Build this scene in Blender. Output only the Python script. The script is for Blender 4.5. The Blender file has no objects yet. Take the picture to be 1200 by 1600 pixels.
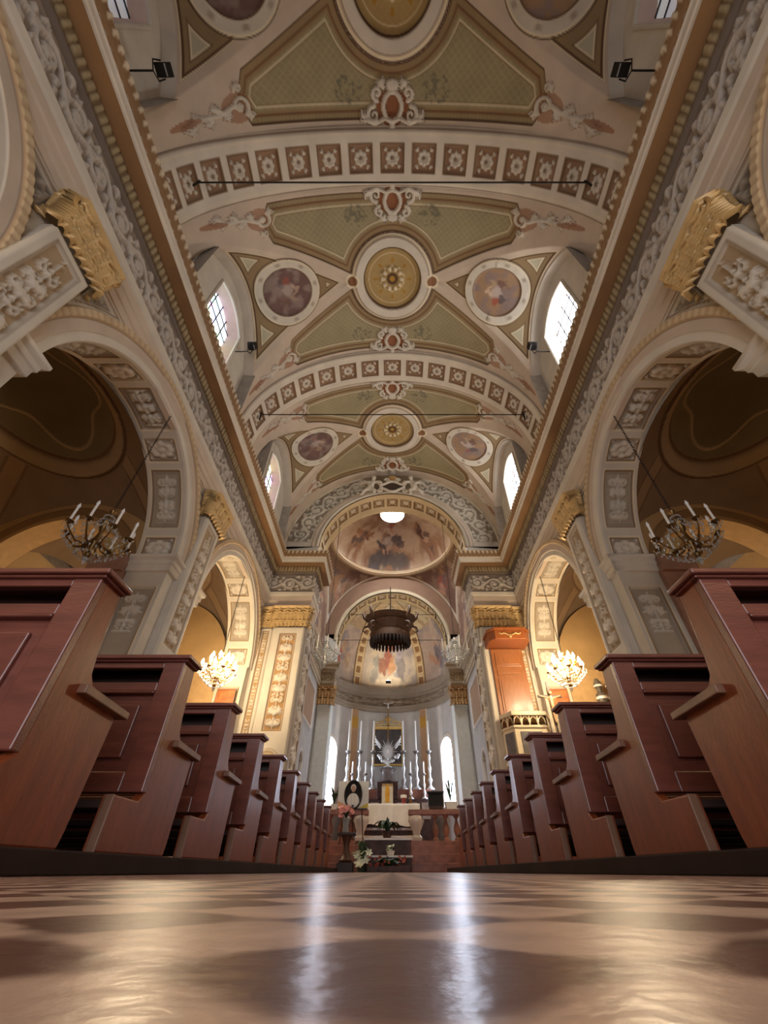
import bpy, math, random
import numpy as np
from mathutils import Vector, Matrix
random.seed(7)
scene = bpy.context.scene
COL = scene.collection
PI = math.pi

# ------------------------------------------------------------------ camera, world, exposure, big lights
FPX = 640.0
TILT = math.atan2(562.0, FPX)
cam_d = bpy.data.cameras.new('camera')
cam = bpy.data.objects.new('camera', cam_d); COL.objects.link(cam)
cam_d.sensor_fit = 'VERTICAL'; cam_d.sensor_height = 36.0; cam_d.sensor_width = 27.0
cam_d.lens = FPX/1600*36.0
cam_d.shift_x = -13/1600
cam_d.clip_start = 0.002; cam_d.clip_end = 200
cam.location = (0, 0, 0.012)
cam.rotation_euler = (PI/2+TILT, 0, 0)
scene.camera = cam

vs = scene.view_settings
vs.view_transform = 'Standard'; vs.look = 'None'; vs.exposure = -0.08; vs.gamma = 1.0
vs.use_curve_mapping = False
scene.cycles.max_bounces = 8; scene.cycles.diffuse_bounces = 5
scene.cycles.caustics_reflective = False; scene.cycles.caustics_refractive = False
scene.cycles.sample_clamp_indirect = 6

W = bpy.data.worlds.new('world'); scene.world = W; W.use_nodes = True
WN = W.node_tree.nodes['Background']
WN.inputs[0].default_value = (0.86, 0.91, 1.0, 1); WN.inputs[1].default_value = 2.0

def area(name, loc, look, sx, sy, power, col):
    l = bpy.data.lights.new(name, 'AREA'); l.shape = 'RECTANGLE'; l.size = sx; l.size_y = sy
    l.energy = power; l.color = col
    o = bpy.data.objects.new(name, l); COL.objects.link(o); o.location = loc
    d = Vector(look)-Vector(loc); o.rotation_euler = d.to_track_quat('-Z', 'Y').to_euler()
    return o
# added fill light behind the camera, standing in for light from the entrance
area('entrance_fill', (0, -4.3, 2.1), (0, 9, 5.0), 6.0, 4.0, 190, (0.94, 0.94, 1.0))

# ------------------------------------------------------------------ colours and materials
def s2l(c):
    c = np.asarray(c, float)/255.0
    return np.where(c <= 0.04045, c/12.92, ((c+0.055)/1.055)**2.4)
CREAM = s2l((206, 196, 179)); WHITE = s2l((212, 201, 184)); OLIVE = s2l((152, 139, 106)); OLIVE2 = s2l((163, 151, 118))
BROWN = s2l((122, 92, 64)); DKBR = s2l((92, 66, 46)); TERRA = s2l((172, 118, 84)); GOLD = s2l((200, 150, 62))
GREYF = s2l((176, 166, 152)); GREYD = s2l((120, 112, 104)); SAND = s2l((196, 172, 128)); PINK = s2l((200, 182, 162))
BORD = s2l((150, 126, 92)); OCHRE = s2l((182, 150, 92)); SOFF = s2l((140, 106, 72)); LINE = s2l((226, 210, 178))

MATS = {}
def nodes(m):
    m.use_nodes = True
    nt = m.node_tree
    return nt, nt.nodes, nt.links, nt.nodes['Principled BSDF']
def mat(name, rgb=(200, 200, 200), rough=0.6, metal=0.0, var=0.12, scale=6.0, bump=0.0, bscale=40.0, coat=0.0, spec=0.5, emit=0.0, emitc=None, attr=False, stretch=None, trans=0.0, alpha=1.0):
    if name in MATS: return MATS[name]
    m = bpy.data.materials.new(name); nt, N, L, B = nodes(m)
    tc = N.new('ShaderNodeTexCoord')
    src = tc.outputs['Object']
    if stretch:
        mp = N.new('ShaderNodeMapping'); mp.inputs['Scale'].default_value = stretch; L.new(src, mp.inputs['Vector']); src = mp.outputs['Vector']
    nz = N.new('ShaderNodeTexNoise'); nz.inputs['Scale'].default_value = scale; nz.inputs['Detail'].default_value = 5
    L.new(src, nz.inputs['Vector'])
    rmp = N.new('ShaderNodeMapRange'); rmp.inputs[1].default_value = 0.25; rmp.inputs[2].default_value = 0.75
    rmp.inputs[3].default_value = 1-var; rmp.inputs[4].default_value = 1+var
    L.new(nz.outputs[0], rmp.inputs[0])
    mx = N.new('ShaderNodeVectorMath'); mx.operation = 'SCALE'
    if attr:
        at = N.new('ShaderNodeAttribute'); at.attribute_name = 'Col'; L.new(at.outputs['Color'], mx.inputs[0])
    else:
        mx.inputs[0].default_value = s2l(rgb)
    L.new(rmp.outputs[0], mx.inputs['Scale'])
    L.new(mx.outputs[0], B.inputs['Base Color'])
    B.inputs['Roughness'].default_value = rough; B.inputs['Metallic'].default_value = metal
    B.inputs['Specular IOR Level'].default_value = spec
    B.inputs['Coat Weight'].default_value = coat; B.inputs['Coat Roughness'].default_value = 0.15
    B.inputs['Transmission Weight'].default_value = trans
    if bump:
        bz = N.new('ShaderNodeTexNoise'); bz.inputs['Scale'].default_value = bscale; bz.inputs['Detail'].default_value = 3
        L.new(src, bz.inputs['Vector'])
        bp = N.new('ShaderNodeBump'); bp.inputs['Strength'].default_value = bump; bp.inputs['Distance'].default_value = 0.02
        L.new(bz.outputs[0], bp.inputs['Height']); L.new(bp.outputs[0], B.inputs['Normal'])
    if emit:
        B.inputs['Emission Color'].default_value = (*s2l(emitc or rgb), 1); B.inputs['Emission Strength'].default_value = emit
    MATS[name] = m
    return m
PLAS = mat('painted_plaster', attr=True, rough=0.75, var=0.10, scale=1.7, spec=0.25)
FRES = mat('fresco_paint', attr=True, rough=0.7, var=0.10, scale=4, spec=0.25)
GOLDM = mat('gilt_paint', attr=True, rough=0.42, metal=0.2, var=.15, scale=5)
GILD = mat('gilded_plaster', (192, 154, 98), rough=0.42, metal=0.25, var=0.25, scale=9, bump=0.2, bscale=26)
STUC = mat('white_stucco', (216, 204, 186), rough=0.6, var=0.08, scale=5)
CRMP = mat('cream_plaster', (204, 195, 180), rough=0.7, var=0.10, scale=2)
WOOD = mat('pew_wood', (114, 62, 50), rough=0.34, var=0.22, scale=5, stretch=(1, 6, 6), coat=0.35, bump=0.08, bscale=22)
WOODE = mat('pew_end_wood', (126, 60, 30), rough=0.42, var=0.25, scale=4, stretch=(5, 5, 1), coat=0.12, bump=0.08, bscale=20)
WOODD = mat('pew_dark_wood', (52, 28, 20), rough=0.5, var=0.2, scale=6)
WOODL = mat('pale_wood', (120, 84, 62), rough=0.45, var=0.25, scale=9)  # paler wood for the armrests and foot edges
PULP = mat('pulpit_wood', (150, 92, 50), rough=0.4, var=0.18, scale=4, stretch=(6, 6, 1), coat=0.2)
IRON = mat('dark_iron', (38, 34, 32), rough=0.55, metal=0.6, var=0.1)
BRASS = mat('brass', (180, 136, 66), rough=0.3, metal=0.9, var=0.15, scale=12)
SILV = mat('silver', (220, 220, 216), rough=0.3, metal=0.45, var=0.1, scale=12)
WAX = mat('white_wax', (236, 232, 222), rough=0.5, var=0.03)
LINEN = mat('white_linen', (236, 234, 230), rough=0.85, var=0.04, scale=8)
MARBD = mat('dark_marble', (74, 52, 46), rough=0.5, var=0.5, scale=7, spec=.25)
MARBR = mat('red_marble', (146, 96, 78), rough=0.4, var=0.35, scale=6, spec=.35)
MARBW = mat('white_marble', (206, 194, 182), rough=0.25, var=0.16, scale=6, coat=0.2)
LEAD = mat('window_lead', (46, 40, 44), rough=0.6, var=0.1)
LEAF = mat('leaf_green', (44, 66, 36), rough=0.5, var=0.3, scale=20)
PETW = mat('white_petal', (228, 232, 208), rough=0.6, var=0.08, scale=20)
PETP = mat('pink_petal', (226, 158, 148), rough=0.6, var=0.2, scale=20)
BLACK = mat('black_paint', (18, 17, 18), rough=0.4, var=0.1)
PAPER = mat('white_board', (238, 238, 232), rough=0.7, var=0.02)
BULB = mat('lit_bulb', (255, 226, 176), emit=330, emitc=(255, 228, 184))
BULBO = mat('unlit_bulb', (236, 236, 236), rough=0.25, var=0.02)
CRYS = mat('crystal', (206, 204, 196), rough=0.08, var=0.15, scale=30, spec=0.9, trans=0.45)
LCRYS = mat('lit_crystal', (250, 244, 232), rough=0.25, var=0.05, trans=0.25)  # whiter crystal copy, the glow of the bulbs put into its colour
PANEW = mat('bright_window_glass', (240, 246, 255), emit=5.0, emitc=(236, 243, 255), rough=0.3)
PANEA = mat('apse_window_glass', (236, 244, 255), emit=26.0, emitc=(214, 230, 255), rough=0.3)

# ------------------------------------------------------------------ helpers
def reg(o, parent=None):
    COL.objects.link(o)
    if parent is not None: o.parent = parent
    return o
def tag(o, label=None, cat=None, group=None, kind=None):
    if label: o['label'] = label
    if cat: o['category'] = cat
    if group: o['group'] = group
    if kind: o['kind'] = kind
    return o
def empty(name, loc=(0, 0, 0), rz=0.0, parent=None):
    o = bpy.data.objects.new(name, None); o.empty_display_size = 0.1; o.location = loc; o.rotation_euler = (0, 0, rz)
    return reg(o, parent)
def thing(name, label, cat, loc=(0, 0, 0), rz=0.0, group=None):
    return tag(empty(name, loc, rz), label, cat, group)
def structure(name, label, cat):
    return tag(empty(name), label, cat, None, 'structure')
def children(o): return [c for c in bpy.data.objects if c.parent == o]
def copy_tree(o, parent=None, kids=None):
    c = o.copy(); COL.objects.link(c); c.parent = parent
    for ch in list(o.children): copy_tree(ch, c)
    return c

def grid_mesh(name, P, m, col=None, mask=None, parent=None, smooth=True):
    nv, nu = P.shape[:2]
    idx = np.arange(nv*nu).reshape(nv, nu)
    F = np.stack([idx[:-1, :-1], idx[:-1, 1:], idx[1:, 1:], idx[1:, :-1]], -1)
    if mask is not None: F = F[mask]
    F = F.reshape(-1, 4)
    V = P.reshape(-1, 3)
    if mask is not None:
        used = np.zeros(len(V), bool); used[F.ravel()] = True
        rem = np.cumsum(used)-1; V = V[used]; F = rem[F]
    me = bpy.data.meshes.new(name)
    me.vertices.add(len(V)); me.vertices.foreach_set('co', np.ascontiguousarray(V, np.float32).ravel())
    me.loops.add(F.size); me.loops.foreach_set('vertex_index', np.ascontiguousarray(F, np.int32).ravel())
    me.polygons.add(len(F)); me.polygons.foreach_set('loop_start', np.arange(0, F.size, 4, dtype=np.int32))
    me.update(calc_edges=True)
    if smooth: me.polygons.foreach_set('use_smooth', np.ones(len(F), bool))
    if col is not None:
        c = np.broadcast_to(col, P.shape).reshape(-1, 3)
        if mask is not None: c = c[used]
        a = me.color_attributes.new('Col', 'FLOAT_COLOR', 'POINT')
        a.data.foreach_set('color', np.concatenate([c, np.ones((len(c), 1))], 1).astype(np.float32).ravel())
    me.materials.append(m)
    return reg(bpy.data.objects.new(name, me), parent)
def mir(P, s):
    if s < 0: return P
    Q = P.copy(); Q[..., 0] *= -1
    return Q

class MB:
    def __init__(self): self.v = []; self.f = []
    def add(self, vs, fs):
        b = len(self.v); self.v += [tuple(map(float, p)) for p in vs]; self.f += [tuple(b+i for i in f) for f in fs]; return self
    def box(self, x0, x1, y0, y1, z0, z1):
        return self.add([(x, y, z) for z in (z0, z1) for y in (y0, y1) for x in (x0, x1)],
                        [(0, 2, 3, 1), (4, 5, 7, 6), (0, 1, 5, 4), (2, 6, 7, 3), (0, 4, 6, 2), (1, 3, 7, 5)])
    def prism(self, poly, a0, a1, axis='x'):
        def p(q, a): return {'x': (a, q[0], q[1]), 'y': (q[0], a, q[1]), 'z': (q[0], q[1], a)}[axis]
        n = len(poly)
        return self.add([p(q, a0) for q in poly]+[p(q, a1) for q in poly],
                        [tuple(range(n))[::-1], tuple(range(n, 2*n))]+[(i, (i+1) % n, n+(i+1) % n, n+i) for i in range(n)])
    def lathe(self, prof, c=(0, 0, 0), n=16, axis='z', sx=1.0, sy=1.0):
        vs = []
        for r, h in prof:
            for k in range(n):
                a = 2*PI*k/n; x, y = r*math.cos(a)*sx, r*math.sin(a)*sy
                q = {'z': (x, y, h), 'y': (x, h, y), 'x': (h, x, y)}[axis]
                vs.append((c[0]+q[0], c[1]+q[1], c[2]+q[2]))
        fs = [(i*n+k, i*n+(k+1) % n, (i+1)*n+(k+1) % n, (i+1)*n+k) for i in range(len(prof)-1) for k in range(n)]
        fs += [tuple(range(n))[::-1], tuple((len(prof)-1)*n+k for k in range(n))]
        return self.add(vs, fs)
    def ball(self, c, r, n=10, m=7, R=None):
        rx, ry, rz = (r, r, r) if np.isscalar(r) else r
        vs = []; R = R or Matrix.Identity(3)
        for i in range(m+1):
            t = PI*i/m
            for k in range(n):
                a = 2*PI*k/n
                q = R @ Vector((rx*math.sin(t)*math.cos(a), ry*math.sin(t)*math.sin(a), rz*math.cos(t)))
                vs.append((c[0]+q.x, c[1]+q.y, c[2]+q.z))
        return self.add(vs, [(i*n+k, (i+1)*n+k, (i+1)*n+(k+1) % n, i*n+(k+1) % n) for i in range(m) for k in range(n)])
    def tube(self, pts, r, n=8, closed=False):
        pts = [Vector(p) for p in pts]; N = len(pts)
        rs = [r]*N if np.isscalar(r) else list(r)
        vs = []; up = None
        for i in range(N):
            a = pts[(i-1) % N] if (closed or i > 0) else pts[i]
            b = pts[(i+1) % N] if (closed or i < N-1) else pts[i]
            t = (b-a).normalized()
            if up is None or abs(t.dot(up)) > 0.98:
                up = Vector((0, 0, 1)) if abs(t.z) < 0.9 else Vector((1, 0, 0))
            x = t.cross(up).normalized(); y = x.cross(t).normalized(); up = y
            for k in range(n):
                an = 2*PI*k/n; vs.append(pts[i]+x*(rs[i]*math.cos(an))+y*(rs[i]*math.sin(an)))
        fs = [(i*n+k, i*n+(k+1) % n, ((i+1) % N)*n+(k+1) % n, ((i+1) % N)*n+k) for i in range(N if closed else N-1) for k in range(n)]
        if not closed: fs += [tuple(range(n))[::-1], tuple((N-1)*n+k for k in range(n))]
        return self.add(vs, fs)
    def build(self, name, m, parent=None, smooth=False, bevel=0.0):
        me = bpy.data.meshes.new(name); me.from_pydata(self.v, [], self.f); me.update()
        me.materials.append(m)
        if smooth:
            me.polygons.foreach_set('use_smooth', np.ones(len(me.polygons), bool))
            try: me.set_sharp_from_angle(angle=math.radians(45))
            except Exception: pass
        o = reg(bpy.data.objects.new(name, me), parent)
        if bevel:
            b = o.modifiers.new('bevel', 'BEVEL'); b.width = bevel; b.segments = 2; b.limit_method = 'ANGLE'
        return o

# ------------------------------------------------------------------ painting and relief tools (arrays)
def sm(a, b, x):
    t = np.clip((x-a)/(b-a), 0, 1); return t*t*(3-2*t)
def mixc(base, colr, m): return base*(1-m[..., None])+np.asarray(colr)*m[..., None]
def full(shape, colr): return np.broadcast_to(np.asarray(colr, float), tuple(shape)+(3,)).copy()
def band(x, a, b, e=0.012): return sm(a-e, a+e, x)*(1-sm(b-e, b+e, x))
_rng = np.random.RandomState(3); _T = _rng.rand(256, 256)
def vnoise(u, v):
    i = np.floor(u).astype(int); j = np.floor(v).astype(int); fu = u-i; fv = v-j
    fu = fu*fu*(3-2*fu); fv = fv*fv*(3-2*fv)
    g = lambda a, b: _T[a % 256, b % 256]
    return (g(i, j)*(1-fu)+g(i+1, j)*fu)*(1-fv)+(g(i, j+1)*(1-fu)+g(i+1, j+1)*fu)*fv
def fbm(u, v, n=4):
    s = 0; a = 0.5
    for k in range(n):
        s = s+a*vnoise(u*2**k+17*k, v*2**k+31*k); a *= 0.5
    return s/(1-0.5**n)

class Mo:                      # a small relief motif drawn in an array; H runs 0..1
    def __init__(self, w, h, ppm=60):
        self.w, self.h, self.ppm = w, h, ppm
        self.H = np.zeros((int(round(h*ppm)), int(round(w*ppm))))
    def dot(self, x, y, r, a=1.0):
        p = self.ppm; R = r*p; cx, cy = x*p, y*p
        i0, i1 = max(0, int(cy-R)), min(self.H.shape[0], int(cy+R)+2); j0, j1 = max(0, int(cx-R)), min(self.H.shape[1], int(cx+R)+2)
        if i1 <= i0 or j1 <= j0: return self
        I, J = np.mgrid[i0:i1, j0:j1]
        d = 1-((I+.5-cy)**2+(J+.5-cx)**2)/max(R*R, .2)
        self.H[i0:i1, j0:j1] = np.maximum(self.H[i0:i1, j0:j1], a*np.sqrt(np.clip(d, 0, 1)))
        return self
    def stroke(self, pts, r0, r1=None, a=1.0):
        r1 = r0 if r1 is None else r1
        pts = np.asarray(pts, float); L = np.r_[0, np.cumsum(np.hypot(*np.diff(pts, axis=0).T))]
        n = max(2, int(L[-1]/(0.35*min(r0, r1)+1e-3)))
        for t in np.linspace(0, 1, n):
            s = t*L[-1]; self.dot(np.interp(s, L, pts[:, 0]), np.interp(s, L, pts[:, 1]), r0+(r1-r0)*t, a)
        return self
    def spiral(self, cx, cy, r, turns, sgn, start, w0, w1):
        t = np.linspace(0, 1, 60); th = start+sgn*2*PI*turns*t; rr = r*(1-0.85*t)
        return self.stroke(np.c_[cx+rr*np.cos(th), cy+rr*np.sin(th)], w0, w1)
    def leaf(self, x, y, ang, l, w):
        c, s = math.cos(ang), math.sin(ang)
        for t in np.linspace(0, 1, 12):
            self.dot(x+c*l*t, y+s*l*t, w*math.sin(PI*min(1, .15+.85*t))**.7+.004)
        for t in (.3, .55, .8):
            for k in (-1, 1):
                self.stroke([(x+c*l*t, y+s*l*t), (x+c*l*(t+.18)-k*s*w*1.9, y+s*l*(t+.18)+k*c*w*1.9)], w*.45, w*.25)
        return self
    def at(self, u, v):
        H = self.H; x = np.mod(u, self.w)*self.ppm-.5; y = np.mod(v, self.h)*self.ppm-.5
        j = np.floor(x).astype(int); i = np.floor(y).astype(int); fx = x-j; fy = y-i; a, b = H.shape
        g = lambda p, q: H[p % a, q % b]
        return (g(i, j)*(1-fx)+g(i, j+1)*fx)*(1-fy)+(g(i+1, j)*(1-fx)+g(i+1, j+1)*fx)*fy
    def fit(self, u, v):        # u,v in 0..1, zero outside
        ok = (u > 0) & (u < 1) & (v > 0) & (v < 1)
        return self.at(np.clip(u, .001, .999)*self.w, np.clip(v, .001, .999)*self.h)*ok

def m_rinceau():
    m = Mo(1.5, 0.8, 70)
    x = np.linspace(-.1, 1.6, 80); m.stroke(np.c_[x, .4+.2*np.sin(2*PI*x/1.5)], .045)
    for cx, cy, sg, st in ((.375, .36, 1, PI*.5), (1.125, .44, -1, -PI*.5)):
        m.spiral(cx, cy, .27, 1.5, sg, st, .05, .035); m.dot(cx, cy, .085)
        for k in range(6):
            a = k*PI/3; m.dot(cx+.1*math.cos(a), cy+.1*math.sin(a), .035)
        for k in range(5):
            a = st+sg*(.5+k*.95); m.leaf(cx+.27*math.cos(a), cy+.27*math.sin(a), a+.8*sg, .12, .035)
    for x0, y0, a in ((.0, .6, 1.2), (.75, .16, -1.3), (.75, .66, 1.9), (.02, .12, -1.9), (.6, .7, .6), (1.4, .1, -.5)):
        m.leaf(x0, y0, a, .15, .04)
    return m
def m_rosette():
    m = Mo(1, 1, 40)
    for k in range(8):
        a = k*PI/4; m.dot(.5+.24*math.cos(a), .5+.24*math.sin(a), .115)
    m.dot(.5, .5, .13)
    for sx in (-1, 1):
        for sy in (-1, 1): m.leaf(.5+sx*.3, .5+sy*.3, math.atan2(sy, sx), .12, .05)
    return m
def m_candelabra(h=3.0):
    m = Mo(.5, h, 70); y = .12; k = 0
    m.stroke([(.25, .05), (.25, h-.05)], .018)
    while y < h-.35:
        for s in (-1, 1):
            X = lambda q: .25+s*q
            if k % 3 == 0:
                m.spiral(X(.12), y+.14, .1, 1.3, s, -PI/2 if s > 0 else -PI/2, .028, .018); m.leaf(X(.03), y+.02, PI/2-s*.9, .14, .035)
            elif k % 3 == 1:
                m.leaf(X(.02), y, PI/2-s*.55, .26, .05); m.leaf(X(.02), y+.05, PI/2-s*1.3, .18, .04)
            else:
                m.spiral(X(.1), y+.1, .085, 1.2, -s, PI/2, .026, .016); m.dot(X(.16), y+.25, .035); m.dot(X(.1), y+.28, .03)
        m.dot(.25, y+.1, .06 if k % 3 else .08); m.dot(.25, y+.22, .045)
        y += .33; k += 1
    return m
def m_cartouche():
    m = Mo(1.6, 1.0, 60)
    t = np.linspace(0, 2*PI, 50); m.stroke(np.c_[.8+.2*np.cos(t), .5+.24*np.sin(t)], .055)
    for s in (-1, 1):
        X = lambda q: .8+s*q
        m.spiral(X(.42), .36, .15, 1.25, -s, PI/2, .055, .03); m.spiral(X(.34), .72, .12, 1.2, s, -PI/2, .05, .03)
        m.stroke([(X(.2), .3), (X(.4), .2), (X(.62), .28), (X(.7), .4)], .045, .02)
        m.leaf(X(.5), .3, PI/2-s*1.3, .22, .05); m.leaf(X(.2), .8, PI/2-s*.5, .16, .05)
    for k in range(5): m.leaf(.8, .78, PI/2+(k-2)*.5, .16, .04)
    m.dot(.8, .16, .08); m.leaf(.8, .2, -PI/2, .16, .06)
    return m
def m_corner():
    m = Mo(1.5, .8, 60)
    m.spiral(.3, .45, .2, 1.3, 1, PI*.6, .06, .03); m.dot(.3, .45, .08)
    m.stroke([(.45, .4), (.8, .45), (1.1, .35), (1.4, .4)], .06, .02)
    for x, a in ((.55, .9), (.7, -.8), (.9, .7), (1.05, -.7), (1.2, .5)): m.leaf(x, .42, a, .22, .045)
    m.spiral(.2, .15, .1, 1.2, -1, 0, .045, .02); m.leaf(.2, .62, 2.0, .16, .05)
    return m
RIN = m_rinceau(); ROS = m_rosette(); CAN = m_candelabra(3.3); CAR = m_cartouche(); COR = m_corner()
def m_acan():
    m = Mo(.5, .42, 70)
    for k in range(3): m.leaf(.25*k, .0, PI/2, .36, .075)
    for k in range(2): m.leaf(.125+.25*k, .0, PI/2, .22, .06)
    return m
ACA = m_acan()
def m_head():                   # an egg-and-leaf running border
    m = Mo(.2, .2, 100); m.dot(.1, .1, .06); t = np.linspace(0, PI, 16)
    m.stroke(np.c_[.1+.085*np.cos(t), .09-.08*np.sin(t)], .016); return m
EGG = m_head()

def strip(name, path, prof, fn, m, parent, s=-1, ds=0.04, dt=0.03):
    """Moulding run along a plan path; prof goes from the top outer edge to the bottom; fn(S,T,L)->colour,relief."""
    path = np.asarray(path, float); prof = np.asarray(prof, float)
    seg = np.diff(path, axis=0); ln = np.hypot(seg[:, 0], seg[:, 1]); tg = seg/ln[:, None]; nr = np.c_[tg[:, 1], -tg[:, 0]]
    pl = np.r_[0, np.cumsum(np.hypot(*np.diff(prof, axis=0).T))]
    nt = max(2, int(round(pl[-1]/dt))+1)
    T = np.unique(np.r_[np.linspace(0, pl[-1], nt), pl]); D = np.interp(T, pl, prof[:, 0]); Z = np.interp(T, pl, prof[:, 1])
    gd = np.gradient(D, T); gz = np.gradient(Z, T); q = np.hypot(gd, gz)+1e-9; ND, NZ = -gz/q, gd/q
    rows = []; Ss = []; s0 = 0
    def off(i):
        if i == 0: return nr[0]
        if i == len(path)-1: return nr[-1]
        return (nr[i-1]+nr[i])/(1+nr[i-1].dot(nr[i]))
    for i in range(len(seg)):
        n = max(2, int(ln[i]/ds)+1); t = np.linspace(0, 1, n)
        o0, o1 = off(i), off(i+1)
        S = s0+t*ln[i]
        c, h = fn(*np.meshgrid(S, T), pl[-1])
        d = D[:, None]+h*ND[:, None]; z = Z[:, None]+h*NZ[:, None]
        A = path[i]+d[..., None]*o0; B = path[i+1]+d[..., None]*o1
        xy = A*(1-t[None, :, None])+B*t[None, :, None]
        rows.append((np.concatenate([xy, z[..., None]], -1), c)); s0 += ln[i]
    P = np.concatenate([r[0] for r in rows], 1); Cc = np.concatenate([np.broadcast_to(r[1], r[0].shape) for r in rows], 1)
    return grid_mesh(name, mir(P, s), m, Cc, None, parent)
def f_plain(c, amp=0.0):
    return lambda S, T, L: (full(S.shape, c), np.zeros_like(S))
def f_egg(g, c, k=1.0, amp=.03):
    def f(S, T, L):
        h = EGG.at(S/k, T/L*.2); return mixc(full(S.shape, g), c, sm(.1, .5, h)), h*amp
    return f
def f_rin(g, c, amp=.05, flip=False, a=0.0, b=1.0):
    def f(S, T, L):
        v = 1-T/L; v = (v-a)/(b-a); sc = L*(b-a)/.8
        h = RIN.at(S/sc, np.clip(v, .01, .99)*.8)*band(v, 0.02, .98, .02); return mixc(full(S.shape, g), c, sm(.1, .45, h)), h*amp
    return f
def f_dent(g, c, pitch=.16, amp=.06):
    def f(S, T, L):
        q = np.mod(S, pitch)/pitch; h = band(q, .2, .8, .06)*band(T/L, .12, .9, .05); return mixc(full(S.shape, g), c, h), h*amp
    return f
# ------------------------------------------------------------------ large structure: floor
YB = (-1.1, 5.3, 11.7)          # bay centres
RIBY = (2.1, 8.5)
R_A = 2.42; Z_A = 5.3           # side arches
R_T = 3.25; Z_T = 10.75         # triumphal arch
R_C = 3.25; Z_C = 10.2          # chancel arch
def floor_material():
    m = bpy.data.materials.new('polished_floor'); nt, N, L, B = nodes(m)
    tc = N.new('ShaderNodeTexCoord'); mp = N.new('ShaderNodeMapping'); L.new(tc.outputs['Object'], mp.inputs['Vector'])
    mp.inputs['Rotation'].default_value = (0, 0, PI/4); mp.inputs['Location'].default_value = (0.033, 0.012, 0.003)
    wz = N.new('ShaderNodeTexNoise'); wz.inputs['Scale'].default_value = 40; wz.inputs['Detail'].default_value = 3
    L.new(mp.outputs[0], wz.inputs['Vector'])
    vm = N.new('ShaderNodeVectorMath'); vm.operation = 'MULTIPLY_ADD'
    L.new(wz.outputs['Color'], vm.inputs[0]); vm.inputs[1].default_value = (.016, .016, 0); L.new(mp.outputs[0], vm.inputs[2])
    sx = N.new('ShaderNodeSeparateXYZ'); L.new(vm.outputs[0], sx.inputs[0])
    sn = []
    for k in (0, 1):
        a = N.new('ShaderNodeMath'); a.operation = 'MULTIPLY'; a.inputs[1].default_value = PI*16.0; L.new(sx.outputs[k], a.inputs[0])
        b = N.new('ShaderNodeMath'); b.operation = 'SINE'; L.new(a.outputs[0], b.inputs[0]); sn.append(b)
    pr = N.new('ShaderNodeMath'); pr.operation = 'MULTIPLY'; L.new(sn[0].outputs[0], pr.inputs[0]); L.new(sn[1].outputs[0], pr.inputs[1])
    mr = N.new('ShaderNodeMapRange'); mr.interpolation_type = 'SMOOTHSTEP'; mr.inputs[1].default_value = -.16; mr.inputs[2].default_value = .16; L.new(pr.outputs[0], mr.inputs[0])
    ck = N.new('ShaderNodeMix'); ck.data_type = 'RGBA'; L.new(mr.outputs[0], ck.inputs[0])
    ck.inputs[6].default_value = (*s2l((192, 158, 134)), 1); ck.inputs[7].default_value = (*s2l((92, 56, 46)), 1)
    nz = N.new('ShaderNodeTexNoise'); nz.inputs['Scale'].default_value = 26; nz.inputs['Detail'].default_value = 6
    L.new(tc.outputs['Object'], nz.inputs['Vector'])
    r = N.new('ShaderNodeMapRange'); r.inputs[1].default_value = .3; r.inputs[2].default_value = .7; r.inputs[3].default_value = .78; r.inputs[4].default_value = 1.2
    L.new(nz.outputs[0], r.inputs[0])
    sc = N.new('ShaderNodeVectorMath'); sc.operation = 'SCALE'; L.new(ck.outputs[2], sc.inputs[0]); L.new(r.outputs[0], sc.inputs['Scale'])
    L.new(sc.outputs[0], B.inputs['Base Color'])
    B.inputs['Roughness'].default_value = 0.30; B.inputs['Specular IOR Level'].default_value = 0.2
    n2 = N.new('ShaderNodeTexNoise'); n2.inputs['Scale'].default_value = 90; n2.inputs['Detail'].default_value = 4
    L.new(tc.outputs['Object'], n2.inputs['Vector'])
    bp = N.new('ShaderNodeBump'); bp.inputs['Strength'].default_value = .12; bp.inputs['Distance'].default_value = .004
    L.new(n2.outputs[0], bp.inputs['Height']); L.new(bp.outputs[0], B.inputs['Normal'])
    return m
FLOORM = floor_material()
tag(MB().box(-11, 11, -4.5, 14.2, -.2, 0).build('floor', FLOORM), 'polished floor of red and cream diamond tiles in the aisle', 'floor', None, 'structure')
mb = MB()
for k in range(3): mb.box(-4.6, 4.6, 12.1+.35*k, 13.2, .165*k, .165*(k+1))
tag(mb.build('floor_steps', MARBR, bevel=.015), 'red marble steps up to the altar rail', 'steps', None, 'structure')
mb = MB().box(-4.9, 4.9, 13.15, 14.5, 0, .5).box(-4.0, 4.0, 14.5, 28.2, 0, .5)
tag(mb.build('floor_presbytery', MARBR), 'raised red marble floor around the altar', 'floor', None, 'structure')

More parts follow.
